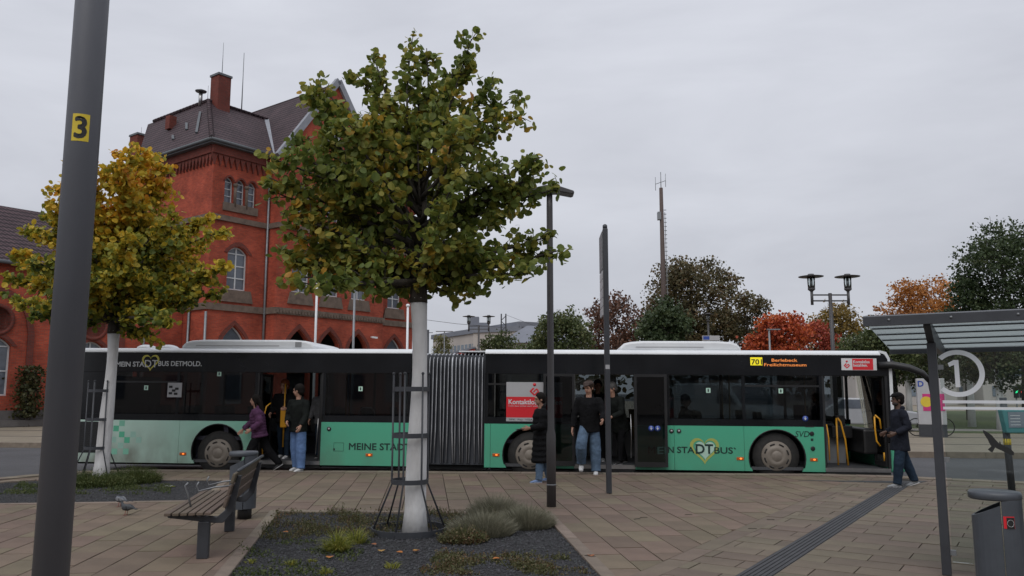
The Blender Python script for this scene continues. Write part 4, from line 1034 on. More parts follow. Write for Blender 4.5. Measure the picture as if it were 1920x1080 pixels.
# low red shed
p = at(850,655,95); q = at(889,655,92); p.z = q.z = 0
rs = MB(); ax = (q-p); rs.prism([(0,0),(ax.length,0),(ax.length,6.7),(0,6.2)], (0,0,0), ax.normalized(), (0,0,1), (0,6,0))
tag(rs.build('red_shed', K['redroof'], loc=p), 'low red building in front of the pale office block', 'building')
mb = MB(); mb.prism([(-.2,6.25),(ax.length+.2,6.75),(ax.length+.2,6.95),(-.2,6.45)], (0,-.2,0), ax.normalized(), (0,0,1), (0,6.4,0)); mb.build('roof', K['officeroof'], bpy.data.objects['red_shed'])
# grey-roofed house on the right of the office
p = at(955,655,110); p.z = 0
hb = MB(); hb.box((-1,0,0),(9,8,8.5)); hs = hb.build('grey_house', K['office'], loc=p); tag(hs, 'grey hipped house in front of the office block', 'building')
mb = MB(); mb.add([(-1.5,-.5,8.5),(9.5,-.5,8.5),(9.5,8.5,8.5),(-1.5,8.5,8.5),(2.5,4,11.2),(5.5,4,11.2)], [(0,1,5,4),(1,2,5),(2,3,4,5),(3,0,4),(3,2,1,0)]); mb.build('roof', K['officeroof'], hs)
# row of pale houses beyond the park on the right
K['palehouse'] = pm('pale_house', (.36,.34,.32), .85, var=.08, scale=.4)
for i, (x, Y, w_, h_) in enumerate(((1700,112,14,5.5),(1790,118,15,6.5),(1868,115,13,5.2),(1940,110,14,6.0))):
    p = at(x, 738, Y); p.z = 0
    hb = MB(); hb.box((-w_/2,0,0),(w_/2,9,h_)); hs = hb.build('park_house', K['palehouse'], loc=p)
    tag(hs, ['low pale house with clay roof just past the bus mirror','tall pale house behind the advertising pillar','narrow pale house beyond the park behind the bird sticker','broad pale house behind the display on the slim pole'][i], 'building', 'houses beyond the park')
    mb = MB(); mb.prism([(-w_/2-.3,h_),(w_/2+.3,h_),(0,h_+3.5)], (0,-.3,0), (1,0,0), (0,0,1), (0,9.6,0)); mb.build('roof', K['rooftile'], hs)
    for zz in (1.2,3.9):
        for k in range(4):
            x0 = -w_/2+.9+k*(w_-1.8)/4+.35; mb = MB(); mb.box((x0,-.06,zz),(x0+1.1,.02,zz+1.4)); mb.build('window', K['officeglass'], hs)
# building behind the viewer (reflected in the bus windows)
bk = MB(); bk.box((-45,-42,0),(45,-32,11)); bo = bk.build('opposite_building', K['office'], loc=(0,0,-.1)); tag(bo, 'long pale building mirrored in the bus windows', 'building')
for k in range(16):
    for zz in (1.2,4.6,8.0):
        x0 = -43+k*5.5; mb = MB(); mb.box((x0,-32.02,zz),(x0+1.6,-31.96,zz+2.1)); mb.build('window', K['winglass'], bo)
# ================================================================ street furniture
DM = K['dark_metal']
# --- tall grey lamp post with the number sticker
p = at(95,1080,4.2); b0 = at(167,0,4.2)
lp = MB(); lp.tube([(0,0,0),(0,0,7.5)], .085, 32); post = lp.build('lamp_post', K['post_grey'], loc=(p.x*1.0, 4.2, 0)); tag(post, 'thick grey lamp post with a yellow number 3 sticker', 'lamp post')
mb = MB(); mb.lathe([(.15,0),(.15,.03),(.10,.05),(.10,.30),(.09,.34)], (0,0,0), 28); mb.build('base_collar', K['post_grey'], post)
mb = MB(); mb.bar((0,0,7.42),(1.4,.2,7.6),.16,.07); mb.build('lamp_arm', K['post_grey'], post)
mb = MB(); mb.lathe([(.045,.0),(.045,.008)], (.02,-.084,2.35), 10, axis='Y'); 
# sticker curved onto the post
zs = at(163,238,4.115).z; sh = .15; a0 = R(-90-8); a1 = R(-90+49)
mb = MB(); n = 10; vs_ = []
for i in range(n+1):
    t = a0+(a1-a0)*i/n; vs_ += [(math.cos(t)*.0862, math.sin(t)*.0862, zs-sh/2), (math.cos(t)*.0862, math.sin(t)*.0862, zs+sh/2)]
mb.add(vs_, [(2*i,2*i+2,2*i+3,2*i+1) for i in range(n)], 0, True); stk = mb.build('number_sticker', K['sticker_yellow'], post)
tx = text('numeral', '3', .15, K['ink'], stk, (0,0,0), bold=.03)
me = tx.data; xs = [v.co.x for v in me.vertices]; ys = [v.co.y for v in me.vertices]; mxx = (max(xs)+min(xs))/2; myy = (max(ys)+min(ys))/2
for v in me.vertices:
    t = (a0+a1)/2 + (v.co.x-mxx)/.0862; zz = zs+(v.co.y-myy)*1.08; r_ = .0872+v.co.z*.2
    v.co = (math.cos(t)*r_, math.sin(t)*r_, zz)
tx.matrix_local = Matrix.Identity(4)
# --- slim lamp with flat head behind the bed
L2 = gnd(1034,950)
sl_ = empty('street_lamp', L2, 0, 'slim dark street lamp with flat tilted head beside the shrubs', 'street lamp')
mb = MB(); mb.lathe([(.068,0),(.068,1.02),(.050,1.10),(.047,4.4),(.045,4.62)], (0,0,0), 16); mb.build('pole', K['lamp_brown'], sl_)
mb = MB(); mb.lathe([(.071,.30),(.071,.32)], (0,0,0), 16); mb.build('pole_joint', K['galv'], sl_)
mb = MB(); mb.prism([(-.52,-.02),(-.06,.09),(.06,.10),(.36,-.0),(.37,-.035),(.33,-.05),(.10,-.005),(-.10,-.015),(-.52,-.05)], (0,-.13,4.64), (1,0,0), (0,0,1), (0,.26,0)); mb.build('lamp_head', K['lamp_brown'], sl_, bevel=.012)
# --- stop pole with blade signs seen edge-on
P3 = gnd(1142,925)
sp3 = empty('stop_pole', P3, R(0), 'tall anthracite stop pole with sign boards seen edge on', 'sign pole')
mb = MB(); mb.prism([(-.042,-.06),(.042,-.06),(.042,.06),(-.042,.06)], (0,0,0), (1,0,0), (0,1,0), (0,0,4.40)); mb.build('pole', DM, sp3, bevel=.012)
mb = MB(); mb.lathe([(.04,4.40),(.04,4.46),(.02,4.48)], (0,0,0), 12); mb.build('pole_cap', DM, sp3)
bd = Vector((.035,1,0)).normalized()
mb = MB(); mb.prism([(.0,3.72),(.62,3.72),(.62,4.36),(.0,4.36)], (-.055,.02,0), bd, (0,0,1), (.03,0,0)); mb.build('sign_board', K['galv'], sp3)
for k in range(5):
    mb = MB(); mb.prism([(.0,3.55-k*.155),(.60,3.55-k*.155),(.60,3.69-k*.155),(.0,3.69-k*.155)], (-.055,.02,0), bd, (0,0,1), (.026,0,0)); mb.build('line_plate', K['adgrey'], sp3)
mb = MB(); mb.box((-.035,-.064,2.02),(.035,-.0605,2.09)); mb.build('small_label', K['adgrey'], sp3)
# --- bench
BA, BB = gnd(380,1047), gnd(430,996); bdir = (BB-BA); blen = bdir.length; rzb = math.atan2(bdir.y, bdir.x)
bn = empty('park_bench', BA, rzb, 'wooden slatted bench with grey metal frame beside the gravel bed', 'bench')
# local: x along the bench, +y = towards photo left (front of the seat)
for x in (0, blen):
    mb = MB(); mb.box((x-.045,-.055,0),(x+.045,.055,.36)); mb.build('leg', DM, bn, bevel=.01)
    mb = MB(); mb.prism([(-.10,.34),(.34,.40),(.36,.44),(.30,.44),(-.12,.40),(-.20,.47),(-.30,.80),(-.34,.80),(-.27,.44),(-.18,.34)], (x-.025,0,0), (0,1,0), (0,0,1), (.05,0,0)); mb.build('side_frame', DM, bn, bevel=.006)
x0, x1 = -.16, blen+.16
for k in range(6):
    y = .32-k*.075; mb = MB(); mb.box((x0,y-.03,.435),(x1,y+.03,.465)); mb.build('seat_slat', K['wood'], bn, bevel=.006)
for k in range(3):
    t = k*.115; y = -.215-t*.27; z = .50+t; a = Vector((0,-.27,1)).normalized()
    mb = MB(); mb.prism([(0,0),(.10,0),(.10,.028),(0,.028)], (x0,y,z), a, a.cross(Vector((1,0,0))), (x1-x0,0,0)); mb.build('back_slat', K['wood'], bn, bevel=.006)
mb = MB(); mb.tube([(x0,-.325,.86),(x1,-.325,.86)], .016, 8); mb.build('top_rail', K['bin_grey'], bn)
for x in (.25, blen*.5, blen-.22):
    mb = MB(); mb.tube([(x,-.20,.62),(x,.05,.60),(x,.22,.56),(x,.24,.62),(x,.22,.66)], .010, 6) if x > .6 else mb.tube([(x,.18,.45),(x,.22,.60),(x,.25,.68),(x,.22,.71)], .010, 6)
    mb.build('armrest', K['galv'], bn)
# --- litter bins
def make_bin(loc, rz, label):
    e = empty('litter_bin', loc, rz, label, 'litter bin')
    mb = MB(); mb.lathe([(.09,0),(.09,.18)], (0.02,0,0), 14); mb.build('pedestal', K['black'], e)
    # rounded upright column, x>0 side; open pocket on x<0 side
    def half(cx, r, sx, z0, z1, n=14, y=.155):
        pts = [(cx+sx*r*math.cos(t)*1.0, y*math.sin(t)) for t in [-math.pi/2+math.pi*i/n for i in range(n+1)]]
        return pts
    col_ = half(.02,.14,1,0,0); mb = MB(); mb.prism(col_, (0,0,.13), (1,0,0), (0,1,0), (0,0,.68)); mb.build('bin_body', K['bin_grey'], e, bevel=.006)
    pk = half(.012,.20,-1,0,0); mb = MB(); n = len(pk)
    inner_ = [(p[0]*.88, p[1]*.88) for p in pk]
    vs_ = [(p[0],p[1],.13) for p in pk]+[(p[0],p[1],.66+.10*(p[0]+.2)/.2) for p in pk]+[(p[0],p[1],.66+.10*(p[0]+.2)/.2) for p in inner_]+[(p[0],p[1],.30) for p in inner_]
    fs = [(i,n+i,n+i+1,i+1) for i in range(n-1)]+[(n+i,2*n+i,2*n+i+1,n+i+1) for i in range(n-1)]+[(2*n+i,3*n+i,3*n+i+1,2*n+i+1) for i in range(n-1)]+[tuple(range(n)), tuple(3*n+i for i in range(n-1,-1,-1))]
    mb.add(vs_, fs); mb.build('bin_container', K['bin_grey'], e)
    mb = MB(); mb.lathe([(.175,.80),(.185,.81),(.185,.845),(.175,.862),(.0,.866)], (-.02,0,0), 28, sy=.92); mb.build('bin_lid', K['bin_grey'], e)
    return e
b1 = gnd(455,972); make_bin((b1.x, b1.y, 0), R(10), 'grey litter bin standing behind the wooden bench')
bin2 = make_bin((3.80,6.42,0), R(-31), 'grey litter bin with a red sticker beside the glass shelter')
def on_col(a, r=.142): return (.02+r*math.cos(a), .155*1.012*math.sin(a))
mb = MB()
vs_ = []; a0, a1 = R(-87), R(-56)
for i in range(7): a = a0+(a1-a0)*i/6; q = on_col(a); vs_ += [(q[0],q[1],.60),(q[0],q[1],.69)]
mb.add(vs_, [(2*i,2*i+2,2*i+3,2*i+1) for i in range(6)]); s_ = mb.build('sticker', K['adred'], bin2)
mb = MB(); vs_ = []
for i in range(7): a = R(-79)+(R(-57)-R(-79))*i/6; q = on_col(a,.1435); vs_ += [(q[0],q[1]-.001,.598),(q[0],q[1]-.001,.682)]
mb.add(vs_, [(2*i,2*i+2,2*i+3,2*i+1) for i in range(6)]); mb.build('sticker_print', K['ink'], s_)
mb = MB()
for k in range(10):
    t = k*math.pi/5; q = on_col(R(-68)+.16*math.cos(t),.1445); q2 = on_col(R(-68)+.16*math.cos(t+.5),.1445)
    mb.bar((q[0],q[1]-.0015,.64+.026*math.sin(t)),(q2[0],q2[1]-.0015,.64+.026*math.sin(t+.5)),.004,.002)
mb.build('sticker_ring', K['adwhite'], s_)
# --- bus shelter
SO = gnd(1776,1078); SO.z = 0
sh_ = empty('bus_shelter', SO, R(-32), 'glass bus shelter with anthracite frame and a large white 1', 'bus shelter')
# local x = long axis (towards photo right and the viewer), local y = depth (away)
mb = MB(); mb.box((-.038,-.038,0),(.038,.038,2.09)); mb.build('post', DM, sh_, bevel=.006)
mb = MB(); mb.box((4.1,-.038,0),(4.176,.038,2.09)); mb.build('post', DM, sh_, bevel=.006)
RZ0, RZ1, RY0, RY1 = 2.235, 2.05, -.42, 1.35
slope = (RZ1-RZ0)/(RY1-RY0)
rz_ = lambda y: RZ0+slope*(y-RY0)
mb = MB(); mb.prism([(RY0,RZ0),(RY0,RZ0+.085),(RY0+.05,RZ0+.10),(RY0+.06,RZ0)], (-.52,0,0), (0,1,0), (0,0,1), (5.2,0,0)); mb.build('front_fascia', DM, sh_)
mb = MB(); mb.prism([(RY1,RZ1),(RY1,RZ1+.08),(RY1+.05,RZ1+.08),(RY1+.05,RZ1)], (-.52,0,0), (0,1,0), (0,0,1), (5.2,0,0)); mb.build('rear_fascia', DM, sh_)
for k in range(10):
    mb = MB(); mb.lathe([(.012,0),(.012,.006)], (-.3+k*.5,RY0-.0,RZ0+.05), 8, axis='Y'); mb.build('fascia_screw', K['galv'], sh_)
K['roofglass'], t_, b_ = nodes('frosted_roof_glass'); t_.nodes.remove(b_)
fz = t_.nodes.new('ShaderNodeBsdfTranslucent'); fz.inputs[0].default_value = (.50,.53,.53,1); fx = t_.nodes.new('ShaderNodeBsdfTransparent'); fx.inputs[0].default_value = (.66,.70,.70,1)
fm = t_.nodes.new('ShaderNodeMixShader'); fm.inputs[0].default_value = .55; t_.links.new(fz.outputs[0], fm.inputs[1]); t_.links.new(fx.outputs[0], fm.inputs[2]); t_.links.new(fm.outputs[0], t_.nodes['Material Output'].inputs[0])
ny_ = 5
for i in range(ny_):
    ya = RY0+.06+(RY1-RY0-.06)*i/ny_; yb_ = RY0+.06+(RY1-RY0-.06)*(i+1)/ny_
    for j in range(4):
        xa = -.52+j*1.3; xb = xa+1.29
        mb = MB(); mb.prism([(ya+.012,rz_(ya)+.05),(yb_-.012,rz_(yb_)+.05),(yb_-.012,rz_(yb_)+.058),(ya+.012,rz_(ya)+.058)], (xa+.006,0,0), (0,1,0), (0,0,1), (xb-xa-.012,0,0)); mb.build('roof_pane', K['roofglass'], sh_)
    if i:
        mb = MB(); mb.box((-.50,ya-.014,rz_(ya)+.036),(4.66,ya+.014,rz_(ya)+.049)); mb.build('roof_rib', DM, sh_)
for x in (0, 1.35, 4.14):
    mb = MB(); mb.prism([(RY0+.07,RZ0-.01),(RY0+.07,RZ0+.04),(RY1,RZ1+.04),(RY1,RZ1-.03),(.2,rz_(.2)-.12),(-.1,rz_(-.1)-.10)], (x-.03,0,0), (0,1,0), (0,0,1), (.06,0,0)); mb.build('roof_beam', DM, sh_)
mb = MB(); mb.box((1.02,RY0+.1,RZ0-.16),(2.2,RY0+.22,RZ0-.02)); mb.build('light_box', DM, sh_)
gl_ = MB(); gl_.box((.052,-.006,.12),(4.06,.006,1.98)); pane_ = gl_.build('glass_wall', K['clear'], sh_)
for z in (1.86,.20,1.02):
    mb = MB(); mb.box((.03,-.02,z-.022),(.085,.02,z+.022)); mb.build('glass_clamp', K['galv'], sh_)
# stickers on the glass: ring, numeral, stripes, bird
AXl = Vector((math.cos(R(-32)), math.sin(R(-32)), 0)); NYl = Vector((-math.sin(R(-32)), math.cos(R(-32)), 0))
def gl(x, y):        # photo pixel -> local (x,z) on the glass
    r = ray(x, y); q = CAMP + r*((SO-CAMP).dot(NYl)/r.dot(NYl)) - SO
    return q.dot(AXl), q.z
cx, cz = gl(1796, 700); rr0 = (gl(1796,656)[1]-gl(1796,744)[1])/2
mb = MB(); n = 48; vs_ = []
for i in range(n):
    t = 2*math.pi*i/n; vs_ += [(cx+rr0*math.cos(t),-.0085,cz+rr0*math.sin(t)),(cx+rr0*.80*math.cos(t),-.0085,cz+rr0*.80*math.sin(t))]
K['decal'] = pm('white_decal', (.72,.74,.77), .6, var=.05)
vs_ = [v for v in vs_]
fs = [(2*i,2*((i+1)%n),2*((i+1)%n)+1,2*i+1) for i in range(n)]
keep = [f for f in fs if all(vs_[k][0] > .04 for k in f)]
mb.add(vs_, keep); mb.build('ring_decal', K['decal'], pane_)
u0, z0 = gl(1793,726); u1, z1 = gl(1801,675)
mb = MB(); mb.prism([gl(1792,726),gl(1801,726),gl(1797,675),gl(1788,675),gl(1777,681),gl(1780,688),gl(1789,684)], (0,-.0088,0), (1,0,0), (0,0,1), (0,.0018,0)); mb.build('numeral_decal', K['decal'], pane_)
for ya, yb_ in ((750.5,756),(762.5,767.5)):
    mb = MB(); za = gl(1770,ya)[1]; zb = gl(1770,yb_)[1]; mb.prism([(.06,zb),(4.05,zb),(4.05,za),(.06,za)], (0,-.0088,0), (1,0,0), (0,0,1), (0,.0018,0)); mb.build('stripe_decal', K['decal'], pane_)
bird = [(875,95),(900,105),(935,130),(960,160),(985,185),(985,172),(992,172),(996,188),(1030,205),(1065,225),(1085,245),(1083,265),(1060,262),(1030,248),(1000,232),(975,222),(958,212),(950,225),(940,246),(925,240),(908,225),(932,204),(922,190),(905,155),(888,130),(876,108)]
mb = MB(); mb.prism([gl(1600+a/3.6, 780+b/3.6) for a,b in bird], (0,-.0088,0), (1,0,0), (0,0,1), (0,.0018,0)); mb.build('bird_decal', K['ink'], pane_)
# bench in the shelter
mb = MB(); mb.box((.92,.35,.40),(3.4,.72,.46)); mb.build('seat', DM, sh_, bevel=.015)
mb = MB(); mb.prism([(.70,.50),(.74,.50),(.80,.80),(.76,.80)], (.92,0,0), (0,1,0), (0,0,1), (2.48,0,0)); mb.build('backrest', DM, sh_)
for x in (1.1,3.2): mb = MB(); mb.box((x,.5,0),(x+.06,.56,.40)); mb.build('seat_leg', DM, sh_)
# --- information display on a slim leaning pole
ip = gnd(1898,925); tp = at(1884,812,13.4)
inf = empty('info_display', ip, 0, 'teal information display on a slim dark pole behind the glass', 'display')
K['teal'] = pm('teal_plastic', (.06,.22,.23), .5, var=.1); K['screen'] = pm('grey_screen', (.19,.22,.26), .35, var=.15, scale=6)
mb = MB(); mb.tube([(0,0,0),(-.03,0,1.55)], .055, 10); mb.build('pole', DM, inf)
mb = MB(); mb.lathe([(.057,.78),(.057,.88)], (-.015,0,0), 10); mb.build('pole_sticker', K['sticker_yellow'], inf)
bx0 = at(1880,812,13.3)-ip; bx1 = at(1924,768,13.3)-ip
mb = MB(); mb.prism([(bx0.x+.04,bx0.z),(bx1.x,bx0.z),(bx1.x,bx1.z),(bx0.x-.02,bx1.z)], (0,-.16,0), (1,0,0), (0,0,1), (0,.14,0)); bxo = mb.build('display_case', K['teal'], inf, bevel=.02)
mb = MB(); mb.box((bx0.x+.07,-.168,bx0.z+.09),(bx1.x-.07,-.1605,bx1.z-.035)); mb.build('screen', K['screen'], bxo)
for k in range(4): mb = MB(); mb.box((bx0.x+.10,-.171,bx0.z+.13+k*.05),(bx0.x+.26,-.1685,bx0.z+.14+k*.05)); mb.build('screen_text', K['letterwhite'], bxo)
# --- tree guards
def guard(loc, rz, label, scale=1.0, rot=0):
    g = empty('tree_guard', loc, rz, label, 'tree guard', 'metal tree guards')
    rt, rb_, z0, zm, z2, zt = .215, .44, .05, .60, 1.14, 1.69
    def ring(r, z, w_=.055):
        mb = MB(); n = 28; t = .006
        vs_ = []
        for i in range(n):
            a = 2*math.pi*i/n; c_, s_2 = math.cos(a), math.sin(a)
            vs_ += [(c_*(r-t),s_2*(r-t),z-w_/2),(c_*(r+t),s_2*(r+t),z-w_/2),(c_*(r+t),s_2*(r+t),z+w_/2),(c_*(r-t),s_2*(r-t),z+w_/2)]
        fs = []
        for i in range(n):
            j = (i+1)%n
            for k in range(4): fs.append((4*i+k,4*i+(k+1)%4,4*j+(k+1)%4,4*j+k)[::-1])
        mb.add(vs_, fs, 0, False); return mb.build('ring', DM, g)
    ring(rb_,.04,.07); ring(rt,zm); ring(rt,z2); ring(rt,zt)
    for k in range(6):
        a = rot+2*math.pi*k/6; c_, s_2 = math.cos(a), math.sin(a)
        mb = MB(); mb.tube([(c_*rb_,s_2*rb_,.02),(c_*rt,s_2*rt,zm-.03),(c_*rt,s_2*rt,zm+.05),(c_*rt,s_2*rt,1.86)], [.011,.011,.012,.012], 7); mb.ell((c_*rt,s_2*rt,1.875),(.019,.019,.019),8,6); mb.build('bar', DM, g)
    return g
T1 = gnd(778,996); T2 = gnd(189,897)
guard((T1.x-.07,T1.y,-.02), 0, 'dark metal guard round the white trunk in the shrub bed', rot=.28)
guard((T2.x-.12,T2.y,-.02), 0, 'dark metal guard round the white trunk nearer the station wing', rot=.5)
# --- flag poles behind the bus
for x, y0, y1, r_, Y, m, lb in ((588,457,660,.045,27,'white','tall white pole in front of the station gable'),(660,540,660,.05,29,'galv','grey pole before the station arches'),(762,572,660,.05,29,'white','white pole at the end of the station')):
    a = at(x,y0,Y); q = at(x,738,Y)
    mb = MB(); mb.tube([(0,0,0),(0,0,a.z)], [r_,r_*.8], 10); o = mb.build('flag_pole', K[m], loc=(q.x,Y,-.02)); tag(o, lb, 'pole')
    mb = MB(); mb.ell((0,0,a.z),(r_*1.5,r_*1.5,r_*1.3)); mb.build('pole_cap', K[m], o)
# --- double globe-disc lamps
def disc_lamp(px, ytop, Y, sep, label, single=False, dia=.80):
    b = at(px, 738, Y); zt = at(px, ytop, Y).z
    e = empty('disc_lamp', (b.x, Y, -.02), 0, label, 'street lamp', 'lamps with flat disc shades')
    mb = MB(); mb.tube([(0,0,0),(0,0,zt-.60)], [.075,.06], 10); mb.build('pole', K['lamp_brown'], e)
    xs_ = [0] if single else [-sep/2, sep/2]
    for z in ((zt-.66, zt-.86) if not single else ()):
        mb = MB(); mb.bar((-sep/2,0,z),(sep/2,0,z),.045,.045); mb.build('cross_bar', K['lamp_brown'], e)
    for x in xs_:
        mb = MB(); mb.tube([(x,0,zt-1.0),(x,0,zt-.52)], .05, 8); mb.lathe([(.05,zt-.54),(.12,zt-.48),(.12,zt-.42),(.0,zt-.42)], (x,0,0), 14); hd = mb.build('lamp_holder', K['lamp_brown'], e)
        mb = MB(); mb.lathe([(.115,zt-.42),(.13,zt-.05)], (x,0,0), 16); mb.build('lamp_glass', K['clear'], hd)
        mb = MB(); mb.tube([(x,0,zt-.42),(x,0,zt-.05)], .05, 8); mb.build('lamp_core', K['galv'], hd)
        mb = MB(); mb.lathe([(.0,zt+.07),(.10,zt+.06),(.11,zt+.0),(dia*.30,zt+.005),(dia*.52,zt-.025),(dia*.51,zt-.040),(.14,zt-.035),(.0,zt-.035)], (x,0,0), 24); mb.build('disc_shade', K['lamp_brown'], hd)
disc_lamp(1566, 516, 27, 1.24, 'large twin lamp with disc shades above the bus front')
disc_lamp(897, 592, 52, 1.30, 'twin disc lamp in front of the pale office block')
disc_lamp(1332, 588, 52, 1.3, 'single disc lamp before the big brown tree', True)
bs_ = at(1333,634,51); mb = MB(); mb.box((-.55,-.03,-.16),(.55,.03,.16)); o = mb.build('street_sign', K['adgrey'], loc=bs_); tag(o, 'small white and blue sign under the single disc lamp', 'sign')
mb = MB(); mb.box((-.50,-.035,-.10),(-.10,-.0305,.12)); mb.build('sign_field', K['signblue'], o); mb = MB(); mb.tube([(0,.05,-3.5),(0,.05,.2)], .03, 6); mb.build('sign_post', K['galv'], o)
# thin grey lamp with straight arm (right of the maple) and one before the office
for px, ytop, Y, lb in ((1447,617,40,'thin grey lamp in front of the red maple'),(832,621,70,'thin flat-headed lamp left of the pale office block')):
    b = at(px,738,Y); zt = at(px,ytop,Y).z; mb = MB(); mb.tube([(0,0,0),(0,0,zt)], .05, 8); o = mb.build('thin_lamp', K['galv'], loc=(b.x,Y,-.02)); tag(o, lb, 'street lamp')
    mb = MB(); mb.bar((-.1 if px > 900 else -.75,0,zt),(.55 if px > 900 else .75,0,zt),.12,.06); mb.build('lamp_head', K['galv'], o)
# --- tall antenna mast
Y = 60; b = at(1249,738,Y); zt = at(1240,352,Y).z
am = empty('antenna_mast', (b.x,Y,-.02), 0, 'tall brown antenna mast with ladder above the trees', 'mast')
K['mast'] = pm('rusty_brown_mast', (.075,.052,.045), .7, var=.25, scale=.5)
mb = MB(); mb.tube([(0,0,0),(0,0,zt)], [.26,.14], 12); mb.build('mast_pole', K['mast'], am)
mb = MB(); mb.tube([(.36,0,0),(.24,0,zt-1.9)], .025, 5); mb.build('ladder_rail', K['galv'], am)
for k in range(34):
    z = 5+k*.32; x = .36-.12*z/zt; mb = MB(); mb.bar((x-.08,-.02,z),(x+.10,-.02,z),.05,.05); mb.build('ladder_rung', K['galv'], am)
mb = MB(); mb.box((-.32,-.2,zt-2.5),(-.08,.2,zt-1.9)); mb.build('antenna_box', K['galv'], am)
mb = MB(); mb.tube([(0,0,zt),(0,0,zt+1.25)], .03, 6); mb.bar((-.42,0,zt+.30),(.36,0,zt+.58),.04,.04); mb.build('antenna_head', K['galv'], am)
for x, z in ((-.42,.30),(.36,.58)):
    mb = MB(); mb.tube([(x,0,zt+z-.5),(x,0,zt+z+.55)], .02, 6); mb.build('antenna_rod', K['galv'], am)
# --- railway catenary mast with wires
Y = 82; b = at(944,738,Y); zt = at(944,588,Y).z
cm = empty('catenary_mast', (b.x,Y,-.02), 0, 'dark lattice railway mast beside the office block', 'mast')
for sx in (-.26,.26):
    mb = MB(); mb.bar((sx,0,0),(sx*.9,0,zt),.13,.13); mb.build('mast_leg', DM, cm)
for k in range(16):
    z = zt-.2-k*.55; s = 1 if k % 2 else -1; mb = MB(); mb.bar((-.26*s,0,z),(.26*s,0,z-.5),.07,.07); mb.build('lattice_brace', DM, cm)
b2 = at(801,738,Y); zt2 = at(801,618,Y).z; mb = MB(); mb.tube([(0,0,0),(0,0,zt2)], .12, 8); cm2 = mb.build('wire_post', DM, loc=(b2.x,Y,-.02)); tag(cm2, 'dark railway post just right of the white trunk', 'mast')
mb = MB(); mb.bar((-.2,0,zt2-.3),(.5,0,zt2-.3),.06,.06); mb.build('post_arm', DM, cm2)
wz = at(801,600,Y); wa = at(760,596,Y); wb = at(920,612,Y)
for za, zb, nm in ((596,612,0),):
    a = at(770,596,Y); c = at(944,614,Y); mb = MB(); mb.tube([a, a.lerp(c,.5)-Vector((0,0,.12)), c], .022, 5); o = mb.build('overhead_wire', DM); tag(o, 'overhead railway wire running to the lattice mast', 'wire')
a = at(948,590,Y); c = at(1010,614,Y-20); mb = MB(); mb.tube([a, c], .018, 5); o = mb.build('overhead_wire', DM); tag(o, 'overhead wire falling from the lattice mast to the trees', 'wire')
# --- advertising pillar
cb = gnd(1750,818); ad = empty('advert_pillar', (cb.x,cb.y,-.02), R(-22), 'white advertising pillar with a colourful poster and dark base', 'billboard')
mb = MB(); mb.box((-.47,-.2,0),(.47,.2,.46)); mb.build('pillar_base', DM, ad)
mb = MB(); mb.box((-.48,-.21,.46),(.48,.21,2.2)); pl_ = mb.build('poster_case', K['adgrey'], ad, bevel=.02)
K['mag'] = pm('poster_magenta', (.50,.03,.17), .5, var=.1); K['pyel'] = pm('poster_yellow', (.62,.46,.04), .5, var=.1)
mb = MB(); mb.box((-.30,-.225,.98),(.44,-.2105,1.62)); mb.build('poster_field', K['mag'], pl_)
mb = MB(); mb.lathe([(.20,0),(.20,.012)], (-.18,-.216,1.32), 18, axis='Y', sm=False); mb.build('poster_disc', K['pyel'], pl_)
mb = MB(); mb.lathe([(.10,0),(.10,.01)], (.2,-.222,1.42), 14, axis='Y', sm=False); mb.build('poster_disc', K['adwhite'], pl_)
text('lettering', 'D', .3, K['signblue'], pl_, (-.45,-.216,1.9), bold=.03)
# --- bicycle leaning behind the pillar
bi = empty('bicycle', (cb.x+.75,cb.y+.5,-.02), R(-8), 'black bicycle parked behind the advertising pillar', 'bicycle')
for x in (-1.05, 0):
    mb = MB(); n = 24; mb.tube([(x+.33*math.cos(2*math.pi*i/n),0,.34+.33*math.sin(2*math.pi*i/n)) for i in range(n+1)], .02, 6, caps=False); wh_ = mb.build('wheel', K['rubber'], bi)
    for k in range(8): mb = MB(); t = k*math.pi/4; mb.tube([(x,0,.34),(x+.32*math.cos(t),0,.34+.32*math.sin(t))], .004, 4); mb.build('spoke', K['galv'], wh_)
mb = MB()
for a, b in (((-1.05,.34),(-.85,.82)),((-.85,.80),(-.25,.82)),((-.62,.32),(-.25,.80)),((-.62,.32),(-.85,.85)),((-1.05,.34),(-.62,.32)),((0,.34),(-.22,.98))): mb.tube([(a[0],0,a[1]),(b[0],0,b[1])], .018, 6)
mb.build('frame', K['black'], bi)
mb = MB(); mb.tube([(-.30,-.26,1.0),(-.22,-.1,1.03),(-.22,.1,1.03),(-.30,.26,1.0)], .014, 6); mb.build('handlebar', K['black'], bi)
mb = MB(); mb.ell((-.88,0,.90),(.13,.07,.04)); mb.build('saddle', K['black'], bi)
# --- traffic lights far right
for px, c, nm, lb in ((1905,(.02,.75,.30),'signal_green','distant traffic light showing green'),(1916,(.95,.06,.06),'signal_red','distant traffic light showing red')):
    q = at(px,735,62); mb = MB(); mb.box((-.14,-.1,-.45),(.14,.1,.45)); o = mb.build('traffic_light', K['black'], loc=q); tag(o, lb, 'traffic light')
    mb = MB(); mb.tube([(0,.02,-q.z),(0,.02,-.4)], .05, 8); mb.build('post', K['galv'], o)
    mb = MB(); mb.lathe([(.12,0),(.12,.03)], (0,-.1,.0), 14, axis='Y'); mb.build('signal_lamp', emit(nm, c, 1.4), o)
